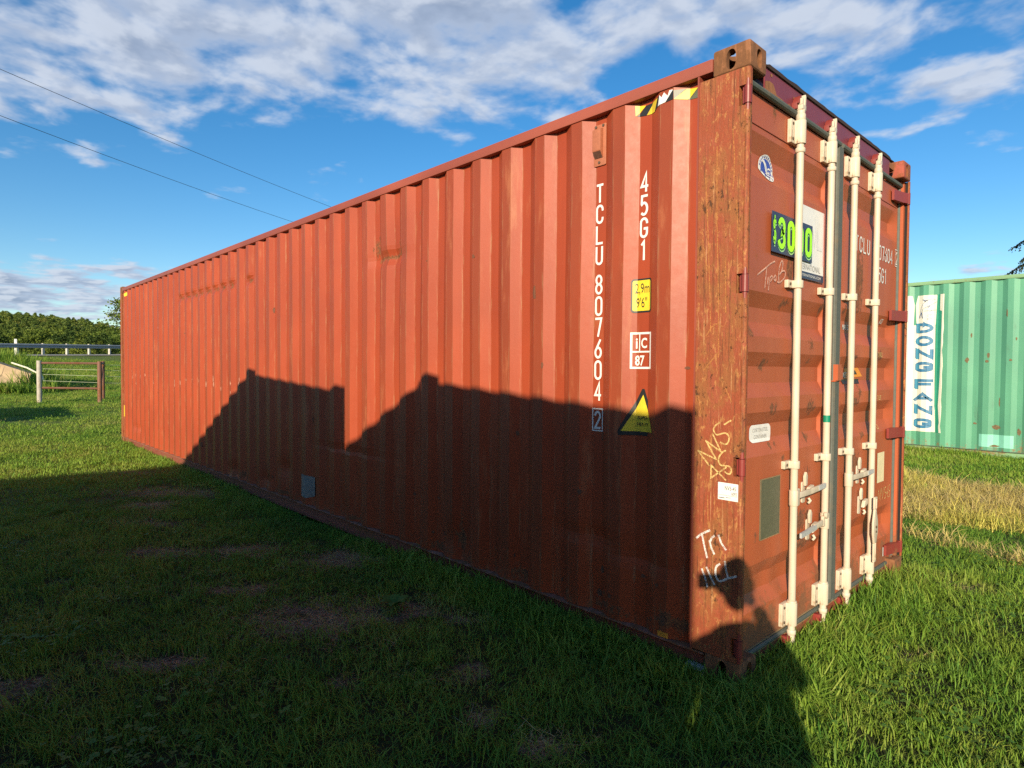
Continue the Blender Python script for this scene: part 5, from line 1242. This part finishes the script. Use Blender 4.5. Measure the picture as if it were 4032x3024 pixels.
# taller fringe along the steel where the mower does not reach
def fringe(n, fx_, fy_, sc): X.append(fx_); Y.append(fy_); S_.append(np.full(n, sc)); K_.append(rng.choice((5, 6, 7), n))
n = 800; fringe(n, rng.uniform(-CL, -.1, n), -np.abs(rng.normal(0, .10, n)) + 0.02, 1.1)
n = 420; fringe(n, -0.2 - np.abs(rng.normal(0, 1.3, n)), -np.abs(rng.normal(0, .09, n)) + 0.02, 1.6)
n = 500; fringe(n, np.abs(rng.normal(0, .11, n)) + 0.01, rng.uniform(-0.05, CW + .1, n), 1.55)
n = 110; fringe(n, rng.normal(0.06, .13, n), rng.normal(-0.10, .12, n), 1.5)
n = 500; fringe(n, rng.uniform(-3, 6, n), GYy - np.abs(rng.normal(0, .12, n)), 1.5)
x = np.concatenate(X); y = np.concatenate(Y); s = np.concatenate(S_); k = np.concatenate(K_)
ok = keep_clear(x, y); dry = dryness(x, y); stw = strawness(x, y)
ok &= rng.random(len(x)) > dry * 1.05; ok &= rng.random(len(x)) > stw * 0.97
x, y, s, k, dry = x[ok], y[ok], s[ok], k[ok], dry[ok]
n = len(x)
cl_ = nz2(x, y, 1.1); cl2 = nz2(y, x, 4.3)
hgt = s * (1.0 + 0.28 * cl_ + 0.25 * cl2) * rng.uniform(.7, 1.25, n) * (1 - .5 * dry)
dcam = np.hypot(x - CAM.x, y - CAM.y)
tint = np.clip(0.36 + 0.13 * sst(6, 13, dcam) + 0.16 * cl_ + 0.12 * nz2(x, y, 3.1) + rng.normal(0, .12, n) + dry * 0.42, 0.02, 1)  # tint rises with distance, putting the far lawn's sunlight into blade colour
hgt = np.clip(hgt, .35, 2.4) * np.where(np.hypot(x - CAM.x, y - CAM.y) > 16, .8, 1.0)
scatter('lawn_grass', np.stack([x, y, ground_h(x, y) - .004], -1), np.stack([rng.normal(0, .16, n), rng.normal(0, .16, n), rng.uniform(0, 6.28, n)], -1),
        np.stack([np.maximum(s, .8) * rng.uniform(.85, 1.2, n)] * 2 + [hgt], -1), k, tint, c_grass, 'green lawn grass growing round the containers', None)
# straw band and dead stalks on the bare patches
strw = [blades('stalk', 22, .13, .05, .20, .0052, 1.5, 60 + i, M_straw, 0.25) for i in range(4)] + [blades('stalk', 16, .10, .03, .12, .0030, 1.7, 70 + i, M_straw, 0.72) for i in range(2)]
xs_ = rng.uniform(-2.5, 5.5, 9000); ys_ = rng.uniform(3.0, 7.4, 9000); st_ = strawness(xs_, ys_); kk = rng.random(9000) < st_
xs_, ys_ = xs_[kk], ys_[kk]; ks = rng.integers(0, 4, len(xs_)); ts = np.clip(0.45 + 0.35 * nz2(xs_, ys_, 1.6) + rng.normal(0, .16, len(xs_)), 0, 1)
xd, yd = wedge(1.0, 9, 520, 50); dd_ = dryness(xd, yd); kk = (rng.random(len(xd)) < dd_ * 1.0) & keep_clear(xd, yd); xd, yd = xd[kk], yd[kk]
x = np.concatenate([xs_, xd]); y = np.concatenate([ys_, yd]); k = np.concatenate([ks, rng.choice((4, 5), len(xd))]); tt = np.concatenate([ts, rng.uniform(0, .25, len(xd))]); n = len(x); ss_ = np.concatenate([rng.uniform(.7, 1.2, len(xs_)), rng.uniform(.35, .8, len(xd))])
scatter('dry_straw', np.stack([x, y, ground_h(x, y)], -1), np.stack([rng.normal(0, .2, n), rng.normal(0, .2, n), rng.uniform(0, 6.28, n)], -1), np.stack([ss_] * 3, -1), k, tt, coll('straw_sources', strw), 'dry yellow straw and dead stalks lying on bare soil', None)
xc, yc = wedge(1.0, 6.5, 26, 50); pk = (nz2(xc, yc, 2.3) > 0.15) & keep_clear(xc, yc) & (dryness(xc, yc) < .3) & (xc < 1.3); xc, yc = xc[pk], yc[pk]; n = len(xc)
scatter('clover_patches', np.stack([xc, yc, ground_h(xc, yc) + .01], -1), np.stack([np.zeros(n), np.zeros(n), rng.uniform(0, 6.28, n)], -1), np.stack([rng.uniform(.8, 1.5, n)] * 3, -1), rng.integers(0, 3, n), rng.random(n), coll('clover_sources', [clover(i) for i in range(3)]), 'low clover leaves mixed into the shaded lawn', None)
# tall weeds on the bank by the slab
wd_ = [blades('weed', 40, .28, .25, .75, .022, .7, 90 + i, M_grass) for i in range(3)]
n = 330; xw = rng.normal(-29.2, 1.2, n); yw = -0.75 + (xw + 29.2) * .45 + rng.normal(0, .5, n)
n2_ = 110; xw = np.concatenate([xw, rng.normal(-25.6, .3, n2_)]); yw = np.concatenate([yw, rng.normal(-1.0, .5, n2_)]); n = len(xw)
hh = np.where(np.arange(n) < 330, rng.uniform(.9, 1.5, n), rng.uniform(.35, .65, n))
bank = np.where(np.arange(n) < 330, 0.6 * np.exp(-((xw + 29.6) / 1.3) ** 2), 0)
scatter('tall_weeds', np.stack([xw, yw, ground_h(xw, yw) + bank], -1), np.stack([rng.normal(0, .2, n), rng.normal(0, .2, n), rng.uniform(0, 6.28, n)], -1), np.stack([rng.uniform(.8, 1.3, n)] * 2 + [hh], -1), rng.integers(0, 3, n), np.clip(rng.normal(.42, .13, n), 0, .8), coll('weed_sources', wd_), 'tall leafy weeds growing around the concrete slab', None)
# broad-leaf weed
bw = thing('broadleaf_weed', 'low broad-leaved weed beside the bare patch near the red wall', 'weed', (-1.884, -0.609, gh(-1.884, -.609)))
m_bl = flat('broad_leaf', (0.06, 0.15, 0.03), 0.7, 0.3, 30, spec=.15)
for i in range(6):
    a = i * 1.05 + .3; L_ = .085 + .02 * (i % 2); vs = []
    for u in (0, .25, .5, .75, 1): ww = .032 * math.sin(math.pi * min(1, .08 + u * .92)) ; vs += [(math.cos(a) * L_ * u - math.sin(a) * ww, math.sin(a) * L_ * u + math.cos(a) * ww, .03 + .05 * math.sin(u * 2.2)), (math.cos(a) * L_ * u + math.sin(a) * ww, math.sin(a) * L_ * u - math.cos(a) * ww, .028 + .05 * math.sin(u * 2.2))]
    link('leaf', MB().add(vs, [(2 * j, 2 * j + 1, 2 * j + 3, 2 * j + 2) for j in range(4)]), m_bl, bw)

# trees
def leafmat2(name, cols):
    m, t = material(name)
    g = t.node('ShaderNodeNewGeometry').outputs['Random Per Island']; r_ = t.node('ShaderNodeObjectInfo').outputs['Random']
    c = t.mix(g, cols[0], cols[1]); c = t.mix(t.math('MULTIPLY', r_, .6), c, cols[2])
    d = t.node('ShaderNodeBsdfDiffuse'); t.put(d.inputs[0], c); tr = t.node('ShaderNodeBsdfTranslucent'); t.put(tr.inputs[0], c)
    mx = t.node('ShaderNodeMixShader'); mx.inputs[0].default_value = .25; t.l.new(d.outputs[0], mx.inputs[1]); t.l.new(tr.outputs[0], mx.inputs[2]); t.out(mx.outputs[0]); return m
M_leaf = leafmat2('broadleaf_foliage', [(0.070, 0.125, 0.026), (0.135, 0.185, 0.036), (0.17, 0.19, 0.035)])
M_leafd = leafmat2('dark_foliage', [(0.032, 0.060, 0.020), (0.06, 0.095, 0.028), (0.075, 0.11, 0.025)])
M_con = leafmat2('spruce_foliage', [(0.030, 0.050, 0.038), (0.050, 0.070, 0.050), (0.05, 0.06, 0.04)])
M_bark = flat('tree_bark', (0.10, 0.075, 0.055), 0.95, 0.3, 8)
def quadleaf(mb, c, s, r):
    a = Vector((r.gauss(0, 1), r.gauss(0, 1), r.gauss(0, 1))).normalized(); b = a.orthogonal().normalized(); b.rotate(Matrix.Rotation(r.uniform(0, 6.28), 3, a)); d = a.cross(b)
    mb.add([c + b * s, c + d * s * .6, c - b * s, c - d * s * .6], [(0, 1, 2, 3)])
def crown_mesh(name, rx, rz, nlump, nleaf, ls, seed, mat):
    r = random.Random(seed); mb = MB()
    for i in range(nlump):
        v_ = Vector((r.gauss(0, 1), r.gauss(0, 1), r.gauss(0, .8))).normalized() * r.uniform(.35, 1.0) ** .6
        c = Vector((v_.x * rx, v_.y * rx, v_.z * rz)); lr = rx * r.uniform(.20, .38)
        for j in range(nleaf):
            w_ = Vector((r.gauss(0, 1), r.gauss(0, 1), r.gauss(0, 1))).normalized() * lr * r.uniform(.55, 1.0)
            w_.z *= .75; quadleaf(mb, c + w_, ls * r.uniform(.6, 1.3), r)
    me = mb.mesh(name); me.materials.append(mat); return me
def limb_mesh(h, r0, rx, seed):
    r = random.Random(seed); mb = MB(); mb.tube([(0, 0, -.4), (.05, .03, h * .35), (-.04, .06, h * .7)], [r0, r0 * .8, r0 * .35], 9)
    for i in range(6):
        a = r.uniform(0, 6.28); z = h * r.uniform(.3, .6); mb.tube([(0, 0, z), (math.cos(a) * rx * .4, math.sin(a) * rx * .4, z + h * .14), (math.cos(a) * rx * .75, math.sin(a) * rx * .75, z + h * .28)], [r0 * .45, r0 * .3, r0 * .1], 6)
    me = mb.mesh('trunk', 60); me.materials.append(M_bark); return me
kinds = [(crown_mesh('crown', 3.6, 3.6, 40, 60, .26, 1, M_leaf), limb_mesh(9, .22, 3.4, 1), 'leafy bright green tree'), (crown_mesh('crown', 3.2, 4.0, 40, 60, .26, 2, M_leafd), limb_mesh(9, .2, 3, 2), 'dark green tree'), (crown_mesh('crown', 4.2, 3.2, 44, 60, .28, 3, M_leaf), limb_mesh(9, .25, 4, 3), 'broad yellow-green tree')]
def ray(u, v_): return FWD + RGT * ((u - 2016) / 2444.41) - UPV * ((v_ - 1512) / 2444.41)
rt = random.Random(9)
spec = [(-40, 1300, 105, 1), (40, 1308, 118, 1), (105, 1290, 110, 0), (160, 1300, 125, 2), (205, 1280, 120, 0), (255, 1306, 104, 1), (300, 1300, 120, 1), (345, 1296, 112, 0), (392, 1312, 100, 1), (435, 1300, 118, 2), (480, 1310, 108, 0), (75, 1330, 96, 2), (225, 1335, 98, 0), (330, 1332, 96, 2)]
where = ['at the left edge', 'second from the left edge', 'behind the white marker post', 'behind the first guardrail post', 'left of the dark gap in the trees', 'in the dark gap of the trees', 'right of the dark gap', 'left of the fence corner', 'above the fence corner', 'just left of the red container', 'half hidden by the red container', 'low beside the marker post', 'low in the middle behind the rail', 'low above the fence rails']
for i, (u, v_, d, kd) in enumerate(spec):
    top = CAM + ray(u, v_) * d; base_z = gh(top.x, top.y); H = top.z - base_z
    o = thing('tree', f'{kinds[kd][2]} beyond the road, {where[i]}', 'tree', (top.x, top.y, base_z), rt.uniform(0, 6.28), 'trees beyond the road')
    sc_ = H / 10.5
    c1 = link('crown', kinds[kd][0], None, o, loc=(0, 0, H - 3.6 * sc_)); c1.scale = (sc_ * 1.1, sc_ * 1.1, sc_)
    c2 = link('trunk', kinds[kd][1], None, o); c2.scale = (sc_,) * 3
# sparse tree just behind the far corner of the red container
def sparse_tree(name, label, pos, H, rx, seed, mat):
    r = random.Random(seed); o = thing(name, label, 'tree', pos); tk = MB(); cr = MB()
    tk.tube([(0, 0, -.4), (.1, 0, H * .5), (0, .1, H * .95)], [.2, .14, .03], 9)
    for i in range(26):
        a = r.uniform(0, 6.28); z = H * r.uniform(.3, .92); L_ = rx * r.uniform(.6, 1.1) * (1.15 - z / H * .6)
        p0 = Vector((0, 0, z)); p1 = Vector((math.cos(a) * L_ * .5, math.sin(a) * L_ * .5, z + L_ * .3)); p2 = Vector((math.cos(a) * L_, math.sin(a) * L_, z + L_ * .45))
        tk.tube([p0, p1, p2], [.06, .04, .012], 5)
        for j in range(110):
            q = p0.lerp(p1, r.random()) if r.random() < .25 else p1.lerp(p2, r.uniform(0, 1.1)); q = q + Vector((r.gauss(0, .22), r.gauss(0, .22), r.gauss(0, .16))); quadleaf(cr, q, r.uniform(.06, .13), r)
    link('trunk', tk, M_bark, o); link('crown', cr.mesh('crown'), mat, o)
p = CAM + ray(548, 1262) * 50; sparse_tree('tree', 'sparse small-leaved tree showing past the far corner of the red container', (p.x, p.y, gh(p.x, p.y)), 4.6, 2.7, 4, M_leaf)
# drooping conifer behind the green container
p = CAM + ray(4222, 1000) * 26; H = 12.5
o = thing('conifer_tree', 'dark drooping conifer at the right edge behind the green container', 'tree', (p.x, p.y, gh(p.x, p.y)))
tk = MB(); cr = MB(); r = random.Random(21); tk.tube([(0, 0, -.4), (0, 0, H * .5), (.05, 0, H)], [.24, .15, .02], 10)
for i in range(70):
    z = H * (.12 + .86 * (i / 70)); L_ = 3.1 * (1 - z / H) ** .8 + .25; a = i * 2.4 + r.uniform(-.3, .3); L_ *= r.uniform(.75, 1.12)
    pts = [Vector((math.cos(a) * L_ * u, math.sin(a) * L_ * u, z + .30 * L_ * u * (1 - u) * 1.5 - .22 * L_ * u * u)) for u in (0, .25, .5, .75, 1)]
    tk.tube(pts, [.045, .035, .025, .016, .006], 5)
    for u_ in np.linspace(.2, 1, int(7 + 8 * L_)):
        k = min(3, int(u_ * 4)); q = pts[k].lerp(pts[k + 1], u_ * 4 - k) if k < 4 else pts[4]
        for s_ in range(3):
            sdir = Vector((-math.sin(a), math.cos(a), 0)) * r.uniform(-.35, .35) + Vector((math.cos(a), math.sin(a), 0)) * r.uniform(0, .2); ln = r.uniform(.15, .5)
            for j in range(5): cq = q + sdir * (j / 5) + Vector((0, 0, -ln * (j / 5) ** 1.3)); quadleaf(cr, cq, r.uniform(.035, .075), r)
link('trunk', tk, M_bark, o); link('crown', cr.mesh('crown'), M_con, o)

# wooded hill
def hill_h(x, y):
    dxy = np.hypot(x - CAM.x, y - CAM.y); th = np.degrees(np.arctan2(y - CAM.y, x - CAM.x))
    crest = np.interp(th, [40, 100, 130, 150, 160, 165.5, 167.4, 169.5, 171.2, 173, 176, 182, 200, 240], [1, 1, 1, 1, 3, 7, 11.5, 16, 19.5, 21, 22, 21.5, 14, 3])
    return -1.5 + (crest + 1.0) * sst(160, 430, dxy) - 6 * sst(520, 900, dxy)
hr_, ht_ = np.meshgrid(np.linspace(150, 900, 46), np.radians(np.linspace(90, 230, 90)), indexing='ij')
hx_ = CAM.x + hr_ * np.cos(ht_); hy_ = CAM.y + hr_ * np.sin(ht_); hz_ = hill_h(hx_, hy_)
hm_ = bpy.data.meshes.new('hill'); ii = np.arange(46 * 90).reshape(46, 90)
hm_.from_pydata(np.stack([hx_, hy_, hz_], -1).reshape(-1, 3).tolist(), [], np.stack([ii[:-1, :-1], ii[1:, :-1], ii[1:, 1:], ii[:-1, 1:]], -1).reshape(-1, 4).tolist()); hm_.update()
hm_.materials.append(flat('forest_floor', (0.035, 0.05, 0.02), 0.95, .3, .05)); tag(link('hill', hm_), kind='structure')
n = 9500; rr = np.sqrt(rng.uniform(150 ** 2, 470 ** 2, n)); th = np.radians(rng.uniform(146, 190, n)); x = CAM.x + rr * np.cos(th); y = CAM.y + rr * np.sin(th)
fc = [bpy.data.objects.new('crown', crown_mesh('crown', 3.6, 3.8, 20, 70, .36, 50 + i, M_fo)) for i, M_fo in enumerate([leafmat('hill_foliage', [(0.05, 0.095, 0.024), (0.11, 0.165, 0.034), (0.17, 0.22, 0.04), (0.23, 0.24, 0.055)], .4)] * 4)]
sc = rng.uniform(.5, .95, n)
scatter('hill_forest', np.stack([x, y, hill_h(x, y) + 3.2 * sc], -1), np.stack([np.zeros(n), np.zeros(n), rng.uniform(0, 6.28, n)], -1), np.stack([sc, sc, sc * rng.uniform(.9, 1.4, n)], -1), rng.integers(0, 4, n), np.clip(rng.normal(.45, .25, n), 0, 1), coll('forest_sources', fc), 'green woods covering the low hill beyond the road', None)
